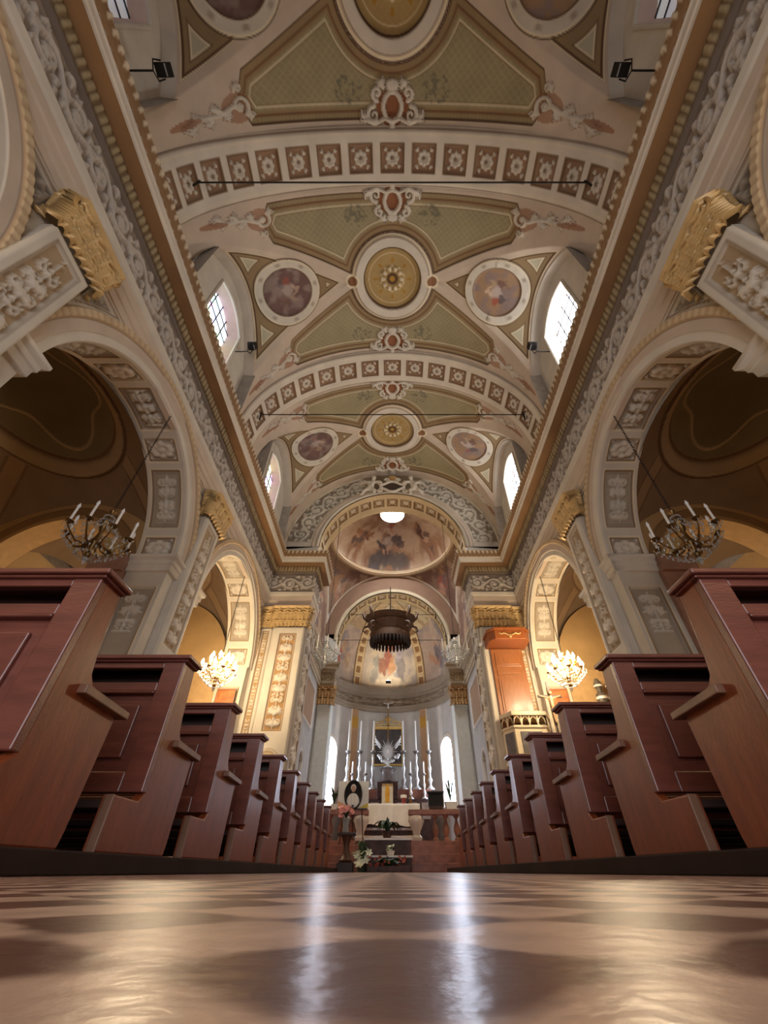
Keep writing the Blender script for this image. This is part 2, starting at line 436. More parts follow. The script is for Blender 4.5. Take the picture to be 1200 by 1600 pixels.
# ------------------------------------------------------------------ vault
VA, VZ, VR = 4.9, 10.6, 4.7
def v_main(x): return VZ+VR*np.sqrt(np.clip(1-(x/VA)**2, 0, 1))
def v_w(x): return 1.75*(np.abs(x)-1.42)/3.01
def v_z(x, y):
    m = v_main(x); w = v_w(x); zc = 15.2-.465*(np.abs(x)-1.42)
    lun = m+(zc-m)*(1-(y/np.maximum(w, .01))**2)
    return np.where((np.abs(y) < w) & (w > .01) & (zc > m), lun, m)
def vault_bay(yc, idx, tint):
    half = 3.2
    xs = VA*np.sin(np.linspace(-PI/2, PI/2, 541)); xs = np.sort(np.r_[xs, -4.6, 4.6])
    ys = np.unique(np.r_[np.linspace(-half, half, 261), -1.85, 1.85])
    X, Y = np.meshgrid(xs, ys)
    Z = v_z(X, Y); ax = np.abs(X); ay = np.abs(Y)
    r = np.hypot(X, Y); ddg = (ay-v_w(X))*.865
    c = full(X.shape, PINK); h = np.zeros_like(X)
    # main olive panels
    dp = np.minimum(np.minimum(ddg-.21, r-1.40), 2.42-ay)
    dp = np.minimum(dp, 3.72-ax-.5*np.maximum(.5-(2.42-ay), 0)-.5*np.maximum(.45-(ddg-.21), 0))
    lat = np.minimum(np.abs(np.mod((X+Y)/.17, 1)-.5), np.abs(np.mod((X-Y)/.17, 1)-.5))
    pan = mixc(full(X.shape, OLIVE), OLIVE2, 1-sm(.02, .16, lat))
    c = mixc(c, BORD, sm(0, .02, dp)); c = mixc(c, DKBR, band(dp, 0, .035)); c = mixc(c, BROWN, band(dp, .14, .19))
    dent = band(np.mod(X/.09, 1), .2, .8, .1)*band(dp, .05, .12)*sm(1.9, 2.0, ay); c = mixc(c, OLIVE, dent)
    ins = sm(.24, .26, dp); c = c*(1-ins[..., None])+pan*ins[..., None]
    c = mixc(c, LINE, band(dp, .30, .33)*.8); c = mixc(c, BROWN, band(dp, .335, .36)*.5)
    h -= .05*sm(0, .03, dp)
    # lunette triangles with a round painting
    dt = np.minimum(-ddg-.15, 4.55-ax)
    rm = np.hypot(X-np.sign(X)*3.42, Y*.98)
    e = np.minimum(dt, rm-1.02)
    c = mixc(c, BORD*.95, sm(0, .02, dt)*(ax > 1.5)); c = mixc(c, LINE, band(dt, .015, .04)*(ax > 1.5)); c = mixc(c, DKBR, band(dt, .045, .085)*(ax > 1.5))
    inn = sm(0, .02, e-.20); inc = np.where((ax < 3.0)[..., None], s2l((150, 116, 92)), s2l((186, 178, 150)))
    c = c*(1-(inn*(dt > 0))[..., None])+inc*(inn*(dt > 0))[..., None]
    c = mixc(c, LINE, band(e, .19, .22)*(dt > 0)); c = mixc(c, DKBR, band(e, .165, .19)*.6*(dt > 0))
    th = np.arctan2(Y, ax-3.42)
    wav = .05*np.maximum(0, np.cos(7*th))*(np.cos(th) > -.2)
    ring = band(rm, .70, .98)*(ax > 1.5); c = mixc(c, CREAM, ring); c = mixc(c, DKBR, band(rm, .97, 1.0)*(ax > 1.5))
    c = mixc(c, BROWN, band(np.mod(th/(PI/4)+.3, 1), .40, .60, .08)*band(rm, .80, .90)*.5); c = mixc(c, LINE, band(rm, .94, .97))
    c = mixc(c, BROWN, band(rm, .70-wav*0, .735))
    h += .05*ring+.05*band(rm, .72, .9)*wav*8
    # painted figure in the roundel: drifting brown sky with a pale figure
    d = rm < .705
    px, py = (ax-3.42), Y*np.sign(X)
    wu = px*2.2+fbm(px*4+idx*7, py*4+3)*.9; wv = py*2.2+fbm(px*4+9, py*4+idx*5)*.9
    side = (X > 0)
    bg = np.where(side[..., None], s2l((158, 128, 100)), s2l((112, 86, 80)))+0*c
    bg = mixc(bg, s2l((140, 120, 112)), sm(.45, .7, fbm(px*3+2+idx, py*3+1)))
    for bx, by, br, bc in ((.0, .05, .27, (190, 172, 160)), (.12, -.2, .18, (120, 88, 76)), (-.02, .32, .13, (160, 84, 70)), (-.25, .0, .12, (206, 176, 150)), (.2, .2, .16, (96, 84, 86)), (-.1, -.25, .14, (176, 150, 120))):
        dd = np.hypot((px-bx)+.16*(fbm(px*7+bx*30+idx, py*7)-.5)*2, (py-by)+.16*(fbm(px*7, py*7+by*30+idx)-.5)*2)
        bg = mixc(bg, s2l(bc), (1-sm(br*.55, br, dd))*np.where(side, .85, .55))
    c = np.where(d[..., None], bg, c)
    # centre rosette and ring
    c = np.where((r < 1.40)[..., None], PINK*.98, c)
    c = mixc(c, DKBR, band(r, 1.36, 1.40)); c = mixc(c, LINE, band(r, 1.30, 1.35)); c = mixc(c, BROWN, band(r, 1.25, 1.28)*.6); c = mixc(c, WHITE, band(r, 1.0, 1.25))
    dis = 1-sm(.96, .98, r); c = c*(1-dis[..., None])+mixc(pan*np.array([1.12, .98, .8]), OCHRE, .5+0*r)*dis[..., None]
    c = mixc(c, DKBR, band(r, .93, .98)); c = mixc(c, LINE, band(r, .78, .80)*.8)
    tt = np.arctan2(Y, X); pet = np.cos(tt*10)
    ros = band(r, .26, .36+.05*0)*1.0; c = mixc(c, LINE, band(r, .25, .38+.0)*sm(-.6, .2, pet)); c = mixc(c, DKBR, (1-sm(.17, .21, r))); c = mixc(c, GOLD*.8, 1-sm(.08, .1, r))
    c = mixc(c, GOLD*.7, band(r, .5, .64)*sm(.75, .95, np.cos(tt*8))); c = mixc(c, LINE, band(r, .39, .42)*sm(.3, .9, np.cos(tt*10+PI)))
    h += .09*band(r, .98, 1.3, .03)-.06*(1-sm(.95, .98, r))+.10*band(r, .24, .4, .03)*(.6+.4*pet)
    for sx in (-1, 1):            # little knot where the diagonal bands meet the ring
        q = np.hypot(X-sx*1.36, Y); c = mixc(c, LINE, band(q, .14, .22)); c = mixc(c, s2l((140, 96, 66)), 1-sm(.13, .15, q)); c = mixc(c, DKBR, band(q, .13, .15))
    # cartouches at the crown beside the ribs and scrolls at the corners
    for sy in (-1, 1):
        u = (X+.95)/1.9; v = (2.75-sy*Y)/1.15
        H = CAR.fit(u, v)
        ground = ((np.hypot((X)/.42, (sy*Y-2.2)/.36)) < 1)
        c = mixc(c, s2l((146, 96, 66)), ground*1.0*(sm(1.7, 1.8, sy*Y)))
        c = mixc(c, DKBR, sm(.02, .12, H)*.5); c = mixc(c, WHITE, sm(.25, .5, H)); h += .10*H
        for k in (-1, 1):
            le = fbm((X*k-1.05)*9, (sy*Y-2.0)*9)*(1-sm(.2, .42, np.hypot((X*k-1.12)/1.2, sy*Y-1.85)))
            c = mixc(c, s2l((104, 100, 84)), sm(.26, .36, le)*sm(.4, .6, fbm(X*16, Y*16, 2))*.7)
        for sx in (-1, 1):
            u = (sx*X-3.45)/1.3; v = (sy*Y-1.75)/.95
            ang = .32; uu = (sx*X-3.45)*math.cos(ang)+(sy*Y-1.9)*math.sin(ang); vv = -(sx*X-3.45)*math.sin(ang)+(sy*Y-1.9)*math.cos(ang)
            H = COR.fit((uu+.05)/1.35, (vv+.32)/.72)
            c = mixc(c, s2l((156, 108, 76)), (np.hypot((uu-.28)/.3, (vv-.1)/.26) < 1)*.7)
            c = mixc(c, s2l((140, 96, 64)), sm(.02, .14, H)*.7); c = mixc(c, CREAM, sm(.3, .55, H)); h += .07*H
            c = mixc(c, TERRA*.8, (np.hypot((uu-1.15)/.2, (vv)/.07) < 1)*.8)
    c = c*tint
    # displace along an approximate normal (towards the nave)
    gx = np.gradient(Z, axis=1)/np.gradient(X, axis=1); gy = np.gradient(Z, axis=0)/np.gradient(Y, axis=0)
    gx = np.clip(gx, -8, 8); gy = np.clip(gy, -3, 3); n = np.sqrt(1+gx*gx+gy*gy)
    P = np.stack([X+h*gx/n, Y+yc+h*gy/n, Z-h/n], -1)
    cx = .5*(xs[:-1]+xs[1:]); cy = .5*(ys[:-1]+ys[1:]); CX, CY = np.meshgrid(cx, cy)
    mask = ~((np.abs(CX) > 4.6) & (np.abs(CY) < 1.85))
    o = grid_mesh('ceiling', P, PLAS, c, mask)
    return tag(o, 'painted olive vault bay with round medallion, %s' % idx_words[idx], 'ceiling', None, 'structure')
idx_words = ['above the camera', 'first bay seen whole', 'next to the triumphal arch']
for i, yc in enumerate(YB): vault_bay(yc, i, 1.0)

def rib(yc, lab, a=4.82, zr=4.55, x0=None):
    na, ny = 620, 53
    A = np.linspace(0, PI, na); S = A*4.7
    yy = np.linspace(-.66, .66, ny)
    Sg, Yg = np.meshgrid(S, yy)
    pit = PI*4.7/17; q = (np.mod(Sg/pit, 1)-.5)*pit
    sq = np.maximum(np.abs(q), np.abs(Yg))
    c = mixc(full(Sg.shape, WHITE), BROWN, band(sq, .275, .335)); h = -.07*(1-sm(.27, .31, sq))
    c = mixc(c, s2l((150, 118, 92)), 1-sm(.27, .29, sq))
    H = ROS.fit(q/.54+.5, Yg/.54+.5); c = mixc(c, CREAM, sm(.15, .5, H)); h += .06*H*(sq < .27)
    c = mixc(c, DKBR*1.2, (1-sm(.045, .06, np.hypot(q, Yg)))*.8)
    c = mixc(c, BROWN, band(np.abs(Yg), .60, .64)*.7); h += -.10*sm(.55, .66, np.abs(Yg))
    c = mixc(c, LINE, band(np.abs(Yg), .50, .53)*.5)
    ca, sa = np.cos(A)[None, :], np.sin(A)[None, :]
    P = np.stack([-(a-h)*ca, yc+Yg, VZ+(zr-h)*sa-0*h], -1)
    return tag(grid_mesh('trim_1', P, PLAS, c), lab, 'arch rib', None, 'structure')
rib(2.1, 'coffered transverse rib of the vault nearest the camera')
rib(8.5, 'coffered transverse rib of the vault between the two painted bays')

# ------------------------------------------------------------------ nave side: cornice, walls, arches, piers
def f_frz(S, T, L): return f_rin(s2l((146, 132, 118)), s2l((190, 180, 168)), .08, a=.04, b=.96)(S, T, L)
ENT = [('crown_molding', [(.22, 10.10), (.60, 10.08), (.57, 9.9), (.53, 9.82)], f_egg(s2l((140, 108, 76)), s2l((206, 190, 164)), .9, .035)),
       ('fillet', [(.53, 9.82), (.50, 9.80), (.50, 9.68), (.47, 9.66), (.47, 9.58)], f_plain(WHITE)),
       ('soffit', [(.47, 9.58), (.20, 9.56)], f_plain(SOFF)),
       ('dentil_row', [(.20, 9.56), (.17, 9.38), (.12, 9.36)], f_dent(s2l((120, 98, 70)), s2l((164, 146, 112)), .13, .035)),
       ('bed_molding', [(.12, 9.36), (.10, 9.30), (.05, 9.28), (.05, 9.22)], f_plain(s2l((118, 104, 92)))),
       ('frieze', [(.05, 9.22), (.05, 8.42)], f_frz),
       ('frieze_base', [(.05, 8.42), (.16, 8.38), (.14, 8.26), (.10, 8.22)], f_plain(CREAM)),
       ('architrave', [(.10, 8.22), (.10, 8.02), (.07, 8.0), (.07, 7.84), (.03, 7.82), (.03, 7.66), (-.1, 7.66)], f_plain(PINK))]
for s, side in ((-1, 'left'), (1, 'right')):
    t = structure('trim_2', 'long %s cornice with brown soffit and scrolled frieze' % side, 'cornice')
    for nm, pr, fn in ENT:
        strip(nm, [(-5, -4.4), (-5, 14.5), (-3.27, 14.5), (-3.27, 15.9)], pr, fn, PLAS, t, s, .035, .03)

def spandrel(par, s):
    ys = np.arange(-4.4, 14.16, .045); zs = np.arange(5.3, 7.75, .045); Y, Z = np.meshgrid(ys, zs)
    r = np.min([np.hypot(Y-b, Z-Z_A) for b in YB], 0)
    dy = np.min([np.abs(Y-b) for b in (-4.3, 2.1, 8.5, 14.9)], 0)
    d = np.minimum(np.minimum(r-3.02, dy-.52), 7.6-Z)
    c = full(Y.shape, CREAM); c = mixc(c, BROWN, band(d, 0, .03)); c = mixc(c, s2l((132, 122, 112)), sm(.05, .07, d))
    H = RIN.at(Y*.95+.3, Z*.95)*sm(.08, .12, d); c = mixc(c, GREYF, sm(.12, .45, H))
    P = np.stack([-5-0*Y-(.05*sm(.03, .07, d)-.05*H), Y, Z], -1); P[..., 0] = -5.0-.05*sm(.03, .07, d)+.06*H
    cy = .5*(ys[:-1]+ys[1:]); cz = .5*(zs[:-1]+zs[1:]); CY, CZ = np.meshgrid(cy, cz)
    rr = np.min([np.hypot(CY-b, CZ-Z_A) for b in YB], 0)
    grid_mesh('spandrel', mir(P, s), PLAS, c, rr > R_A+.22, par)
def archivolt(par, s, yc):
    A = np.linspace(0, PI, 181); rad = np.array([0, .02, .16, .18, .34, .36, .40, .50, .52, .56]); pr = np.array([0, .05, .05, .08, .08, .09, .12, .12, .10, -.02])
    rads = np.unique(np.r_[rad, np.linspace(0, .56, 34)]); prs = np.interp(rads, rad, pr)
    Ag, Rg = np.meshgrid(A, rads)
    c = full(Ag.shape, CREAM); c = mixc(c, PINK*.92, band(Rg, .18, .34))
    b = band(np.mod(Ag*(R_A+.45)/.16, 1), .2, .8, .08)*band(Rg, .38, .51, .01)
    c = mixc(c, s2l((182, 154, 122)), band(Rg, .36, .53)); c = mixc(c, s2l((200, 178, 142)), b); c = mixc(c, BROWN, band(Rg, .345, .365)*.7)
    X = -5+prs[:, None]+.02*b
    P = np.stack([X, yc-(R_A+Rg)*np.cos(Ag), Z_A+(R_A+Rg)*np.sin(Ag)], -1)
    grid_mesh('archivolt', mir(P, s), PLAS, c, None, par)
def arch_soffit(par, s, yc, x0=-5.0, x1=-5.9):
    # path: far jamb up, round the arch and down the near jamb; relief panels alternate with square rosettes
    la = PI*R_A; zj = Z_A
    S = np.unique(np.r_[np.arange(-zj, la+zj, .035), 0, la]); D = np.linspace(0, x0-x1, 31)
    Sg, Dg = np.meshgrid(S, D); w = x0-x1
    a = np.clip(Sg/R_A, 0, PI)
    sa = np.minimum(Sg, la-Sg)            # distance up from the springing, both sides alike
    e = np.minimum(Dg-.08, w-.08-Dg)
    c = full(Sg.shape, CREAM*.97); h = np.zeros_like(Sg)
    for (p, q, kind) in ((.06, .66, 'r'), (.86, 2.30, 'l'), (2.46, 3.06, 'r'), (3.22, 4.4, 'l'), (-1.0, -.45, 'n'), (-4.4, -.62, 'j')):
        if kind == 'n': continue
        d = np.minimum(e, np.minimum(sa-p, q-sa)) if q < la/2 else np.minimum(e, sa-p)
        c = mixc(c, LINE, band(d, .0, .03)); c = mixc(c, BROWN, band(d, .03, .055)); c = mixc(c, s2l((168, 154, 134)), sm(.055, .07, d)); h -= .045*sm(.03, .06, d)
        c = mixc(c, GREYD*1.2, band(d, .10, .12)*.7)
        if kind == 'r':
            H = ROS.fit((sa-p)/(q-p), (Dg-.0)/w); c = mixc(c, WHITE, sm(.15, .5, H)*sm(.06, .09, d)); h += .09*H*sm(.05, .09, d)
        if kind in 'lj':
            L = q-p
            for base, sg in ((p+.12, 1), (q-.12, -1)):
                H = CAN.fit((Dg-.2)/(w-.4), sg*(sa-base)/3.3*1.25)*(sg*(sa-base) < .95)*(sg*(sa-base) > 0)
                c = mixc(c, CREAM, sm(.15, .5, H)*sm(.1, .13, d)); h += .06*H*sm(.1, .14, d)
    N = np.where(Sg < 0, 0, np.where(Sg > la, PI, a))
    rr = R_A-h
    yy = yc+np.where(Sg < 0, rr, np.where(Sg > la, -rr, rr*np.cos(a)))
    zz = np.where(Sg < 0, Z_A+Sg, np.where(Sg > la, Z_A-(Sg-la), Z_A+rr*np.sin(a)))
    P = np.stack([x0-Dg, yy, zz], -1)
    grid_mesh('arch_soffit', mir(P, s), PLAS, c, None, par)
def panel_face(name, par, s, O, U, V, w, hh, rel=True, m=None, frame=.12, res=.03, base=CREAM, fig=WHITE, ground=None, prj=None, med=None, motif=None):
    """Upright framed panel: O corner, U across, V up; relief stands out along U x V or prj."""
    O, U, V = map(lambda q: np.asarray(q, float), (O, U, V)); Nn = np.asarray(prj, float)
    u = np.linspace(0, w, max(3, int(w/res)+1)); v = np.linspace(0, hh, max(3, int(hh/res)+1)); Ug, Vg = np.meshgrid(u, v)
    c = full(Ug.shape, base); h = np.zeros_like(Ug); lo = 0.0
    if med:
        d = med[2]-np.hypot(Ug-w/2, (Vg-med[1])*med[3]); c = mixc(c, LINE, band(d, 0, .05)); c = mixc(c, med[4], sm(.05, .07, d)); h += .04*band(d, -.02, .05, .02)
        c = mixc(c, BROWN, band(d, -.03, 0)*.6); lo = med[0]
    if rel:
        d = np.minimum(np.minimum(Ug-frame, w-frame-Ug), np.minimum(Vg-frame-lo, hh-frame-Vg))
        c = mixc(c, BROWN, band(d, 0, .025)); c = mixc(c, ground if ground is not None else s2l((178, 158, 126)), sm(.03, .05, d)); h -= .05*sm(.0, .03, d)
        Mm = motif or CAN; iw = w-2*frame-.08
        H = Mm.at(np.clip((Ug-frame-.04)/iw, .01, .99)*Mm.w, (Vg-lo-frame)*Mm.w/iw)*sm(.05, .09, d)
        c = mixc(c, fig, sm(.12, .45, H)); h += .08*H
    h[:, 0] = h[:, -1] = -.075; h[0] = h[-1] = -.075
    P = O+Ug[..., None]*U+Vg[..., None]*V+h[..., None]*Nn
    return grid_mesh(name, mir(P, s), m or PLAS, c, None, par)
def capital(par, s, O, U, w, z0, z1, prj, dep=.16, m=None):
    """Gilded leaf capital on a pilaster face, with returns at both sides, volutes and abacus."""
    O, U, Nn = map(lambda q: np.asarray(q, float), (O, U, prj)); H0 = z1-z0
    path = [(-.02, -dep), (-.02, 0), (w+.02, 0), (w+.02, -dep)]
    pts = [];
    for (a, b) in zip(path[:-1], path[1:]):
        n = max(3, int(math.hypot(b[0]-a[0], b[1]-a[1])/.02))
        pts += [(a[0]+(b[0]-a[0])*t, a[1]+(b[1]-a[1])*t) for t in np.linspace(0, 1, n)]
    pts = np.array(pts); sl = np.r_[0, np.cumsum(np.hypot(*np.diff(pts, axis=0).T))]
    v = np.linspace(0, 1, 46); Sg, Vg = np.meshgrid(sl, v)
    out = .02+.16*Vg**3; 
    H = np.maximum(ACA.at(Sg+.1, np.clip(Vg*1.9, 0, .98)*.42), ACA.at(Sg+.225, np.clip((Vg-.36)*1.7, 0, .98)*.42)*(Vg > .36))
    aba = sm(.86, .88, Vg); out = out+.15*H*(1-aba)+.07*aba+.05*band(Vg, 0, .05)
    cx = w/2; px = pts[:, 0][None, :]; py = pts[:, 1][None, :]
    dxn = np.where(px < .0, -1, np.where(px > w, 1, 0)); 
    lx = px+dxn*out+ (px-cx)/(w/2)*out*.5*(dxn == 0); ly = py+np.where(dxn == 0, out, 0)+np.where(dxn != 0, 0.0, 0)
    P = O+lx[..., None]*U+ly[..., None]*Nn; P[..., 2] = z0+Vg*H0
    lf, dk = (s2l((206, 172, 116)), s2l((112, 78, 42))) if m is None else (s2l((170, 132, 82)), s2l((84, 62, 40)))
    cc = mixc(full(H.shape, dk), lf, np.maximum(sm(.1, .6, H), np.maximum(aba, band(Vg, 0, .06))))  # leaf recesses coloured dark, shade put into the gilding
    o = grid_mesh('capital', mir(P, s), GOLDM, cc, None, par)
    mb = MB()
    for k in (0, 1):
        c0 = O+U*(w*k+(.05 if k else -.05))+Nn*.10
        t = np.linspace(0, 1, 40); rr = .15*(1-.8*t); th = PI/2+(1 if k == 0 else -1)*2*PI*1.4*t
        q = [c0+U*(rr_*math.cos(th_))+np.array([0, 0, z0+H0*.74+rr_*math.sin(th_)])+Nn*(.05+.05*t_) for rr_, th_, t_ in zip(rr, th, t)]
        q = [np.array([p[0], p[1], p[2]-c0[2]*0]) for p in q]
        mb.tube(q, list(.035*(1-.5*t)), 7)
    mb.v = [((-x if s > 0 else x), y, z) for x, y, z in mb.v]
    mb.build('volute', m or GILD, o, True)
    return o

for s, side in ((-1, 'left'), (1, 'right')):
    w = structure('wall_'+side, '%s nave wall of tall stuccoed arches and scrolled spandrels' % side, 'wall')
    spandrel(w, s)
    for yc in YB:
        archivolt(w, s, yc); arch_soffit(w, s, yc)
    # plain wall between cornice and vault springing
    P = np.array([[[-4.92, -4.4, z], [-4.92, 14.6, z]] for z in (10.0, 10.7)]); grid_mesh('attic', mir(P, s), CRMP, None, None, w)
    for yp in (2.1, 8.5):
        p = structure('pillar', 'stuccoed pier on the %s with gilded capital, %s' % (side, 'nearest the camera' if yp < 3 else 'second from the camera'), 'pillar')
        hw = 3.2-R_A
        # nave face either side of the pilaster
        for a, b in ((yp-hw, yp-.42), (yp+.42, yp+hw)):
            P = np.array([[[-5, a, z], [-5, b, z]] for z in (0, 5.32)]); grid_mesh('pier_face', mir(P, s), CRMP, None, None, p, False)
        # pilaster
        mb = MB(); mb.box(-5.0, -4.835, yp-.42, yp+.42, 0, 6.95)
        if s > 0: mb.v = [(-x, y, z) for x, y, z in mb.v]
        mb.build('pilaster_core', CRMP, p)
        panel_face('pilaster_panel', p, s, (-4.77, yp-.42, 2.2), (0, 1, 0), (0, 0, 1), .84, 4.75, prj=(1, 0, 0), frame=.15, ground=s2l((170, 146, 116)), med=(1.25, .72, .36, .75, s2l((176, 112, 92))))
        capital(p, s, (-4.83, yp-.42, 0), (0, 1, 0), .84, 6.95, 7.68, (1, 0, 0))
        # impost moulding round the pier
        for a, b, sg in ((yp-hw, yp-.42, -1), (yp+.42, yp+hw, 1)):
            pa = [(-5.9, a), (-5.0, a), (-5.0, b)] if sg < 0 else [(-5.0, a), (-5.0, b), (-5.9, b)]
            strip('impost', pa, [(0, 5.42), (.16, 5.40), (.16, 5.33), (.10, 5.28), (.10, 5.18), (.07, 5.16), (.07, 5.02), (0, 5.0)], f_plain(WHITE), PLAS, p, s, .3, .03)
        # the outer half of the pier towards the chapels
        mb = MB(); mb.box(-6.6, -5.9, yp-hw-.12, yp+hw+.12, 0, 4.95)
        mb.box(-6.7, -5.9, yp-hw-.22, yp+hw+.22, 4.95, 5.3)
        if s > 0: mb.v = [(-x, y, z) for x, y, z in mb.v]
        mb.build('chapel_pilaster', mat('rose_stucco', (150, 112, 92), rough=.6, var=.2), p)
    # half pier of the triumphal arch
    p = structure('pillar', 'triumphal arch pier on the %s with relief panel and gilded capital' % side, 'pillar')
    mb = MB(); mb.box(-5.9, -3.28, 14.52, 15.9, 0, 10.0); mb.box(-5.9, -5.0, 14.2, 14.5, 0, 7.7)
    if s > 0: mb.v = [(-x, y, z) for x, y, z in mb.v]
    mb.build('pier_core', CRMP, p)
    panel_face('relief_panel', p, s, (-4.42, 14.34, 1.6), (1, 0, 0), (0, 0, 1), 1.14, 5.3, prj=(0, -1, 0), frame=.26, ground=s2l((166, 130, 86)), med=(1.5, .9, .36, 1, s2l((200, 176, 140))))
    mb = MB(); mb.box(-4.42, -3.28, 14.41, 14.52, 0, 6.92)
    if s > 0: mb.v = [(-x, y, z) for x, y, z in mb.v]
    mb.build('pilaster_core', CRMP, p)
    panel_face('side_strip', p, s, (-4.95, 14.455, 1.6), (1, 0, 0), (0, 0, 1), .46, 5.3, prj=(0, -1, 0), frame=.11, ground=s2l((170, 140, 98)))
    capital(p, s, (-4.42, 14.40, 0), (1, 0, 0), 1.14, 6.90, 7.68, (0, -1, 0))
    capital(p, s, (-4.95, 14.49, 0), (1, 0, 0), .46, 6.90, 7.68, (0, -1, 0), .06)
    panel_face('reveal_panel', p, s, (-3.215, 14.5, 1.6), (0, 1, 0), (0, 0, 1), 1.4, 6.0, prj=(1, 0, 0), frame=.2, ground=GREYF*.8, base=GREYF, fig=CREAM)

# ------------------------------------------------------------------ clerestory windows in their niches
def glass_mat(name, tint, emit):
    m = bpy.data.materials.new(name); nt, N, L, B = nodes(m)
    tc = N.new('ShaderNodeTexCoord'); vo = N.new('ShaderNodeTexVoronoi'); vo.inputs['Scale'].default_value = 2.6
    L.new(tc.outputs['Object'], vo.inputs['Vector'])
    hs = N.new('ShaderNodeMix'); hs.data_type = 'RGBA'; hs.inputs[0].default_value = tint
    hs.inputs[6].default_value = (.92, .96, 1, 1); L.new(vo.outputs['Color'], hs.inputs[7])
    L.new(hs.outputs[2], B.inputs['Base Color']); L.new(hs.outputs[2], B.inputs['Emission Color'])
    B.inputs['Emission Strength'].default_value = emit; B.inputs['Roughness'].default_value = .3
    return m
GL_L = glass_mat('stained_glass', .45, 3.5); GL_R = glass_mat('sunlit_glass', .04, 13.0); GL_D = glass_mat('dim_glass', .1, .22)
wn = 0
for s, side in ((-1, 'left'), (1, 'right')):
    for bi, yc in enumerate(YB):
        wn += 1
        t = tag(empty('window_%d' % wn), 'clerestory window on the %s in the %s vault bay' % (side, ['overhead', 'first', 'second'][bi]), 'window', None, 'structure')
        ys = np.linspace(-1.85, 1.85, 57); top = 12.22+1.5*(1-(ys/1.85)**2)-.02
        def quadstrip(nm, A, B, m=CRMP, n=8):
            tt = np.linspace(0, 1, n)[:, None, None]; P = A[None]*(1-tt)+B[None]*tt
            return grid_mesh(nm, mir(P, s), m, None, None, t)
        e = np.ones_like(ys)
        quadstrip('niche_arch', np.c_[-4.57*e, yc+ys, top], np.c_[-4.90*e, yc+ys, top-.06])
        for k in (-1, 1):
            zz = np.linspace(10.0, 12.25, 9)
            quadstrip('niche_side', np.c_[-4.5+0*zz, yc+k*1.85+0*zz, zz], np.c_[-4.92+0*zz, yc+k*1.80+0*zz, zz], mat('grey_plaster', (160, 152, 142), rough=.8, var=.18, scale=4))
        # wall around the opening; the opening has a shallow arched head
        ww = .86; zo = lambda y: 12.75+.36*(1-(y/ww)**2)
        for a, b in ((-1.85, -ww), (ww, 1.85)):
            yy = np.linspace(a, b, 12); tp = 12.22+1.5*(1-(yy/1.85)**2)
            quadstrip('niche_wall', np.c_[-4.87+0*yy, yc+yy, 10.0+0*yy], np.c_[-4.87+0*yy, yc+yy, tp])
        yy = np.linspace(-ww, ww, 25); tp = 12.22+1.5*(1-(yy/1.85)**2)
        quadstrip('niche_wall', np.c_[-4.87+0*yy, yc+yy, zo(yy)], np.c_[-4.87+0*yy, yc+yy, tp])
        loop = [(-ww, 10.3)]+[(y, zo(y)) for y in np.linspace(-ww, ww, 21)]+[(ww, 10.3)]
        lp = np.array(loop); q = lp*[.86, 1]; q[:, 1] -= .08
        quadstrip('reveal', np.c_[-4.87+0*lp[:, 0], yc+lp[:, 0], lp[:, 1]], np.c_[-5.25+0*q[:, 0], yc+q[:, 0], q[:, 1]], mat('rose_reveal', (214, 188, 176), rough=.7, var=.06))
        fr = MB().tube([((-4.86 if s < 0 else 4.86), yc+a, b) for a, b in loop], .045, 8); fr.build('window_frame', CRMP, t, True)
        zs = np.array([10.2, 12.72]); P = np.array([[[-5.22, yc+y, z] for y in np.linspace(-.80, .80, 21)] for z in np.linspace(0, 1, 9)])
        for i in range(9):
            P[i, :, 2] = 10.3+(zo(np.linspace(-.80, .80, 21))-.06-10.3)*i/8
        grid_mesh('glass', mir(P, s), GL_D if bi == 0 else (GL_L if s < 0 else GL_R), None, None, t)
        mb = MB(); X = -5.20 if s < 0 else 5.20
        for y in (-.4, 0, .4): mb.tube([(X, yc+y, 10.3), (X, yc+y, zo(y)-.06)], .018, 6)
        for z in np.arange(10.6, 13.0, .42): mb.tube([(X, yc-.78, z), (X, yc+.78, z)], .018, 6)
        mb.build('leading', LEAD, t)
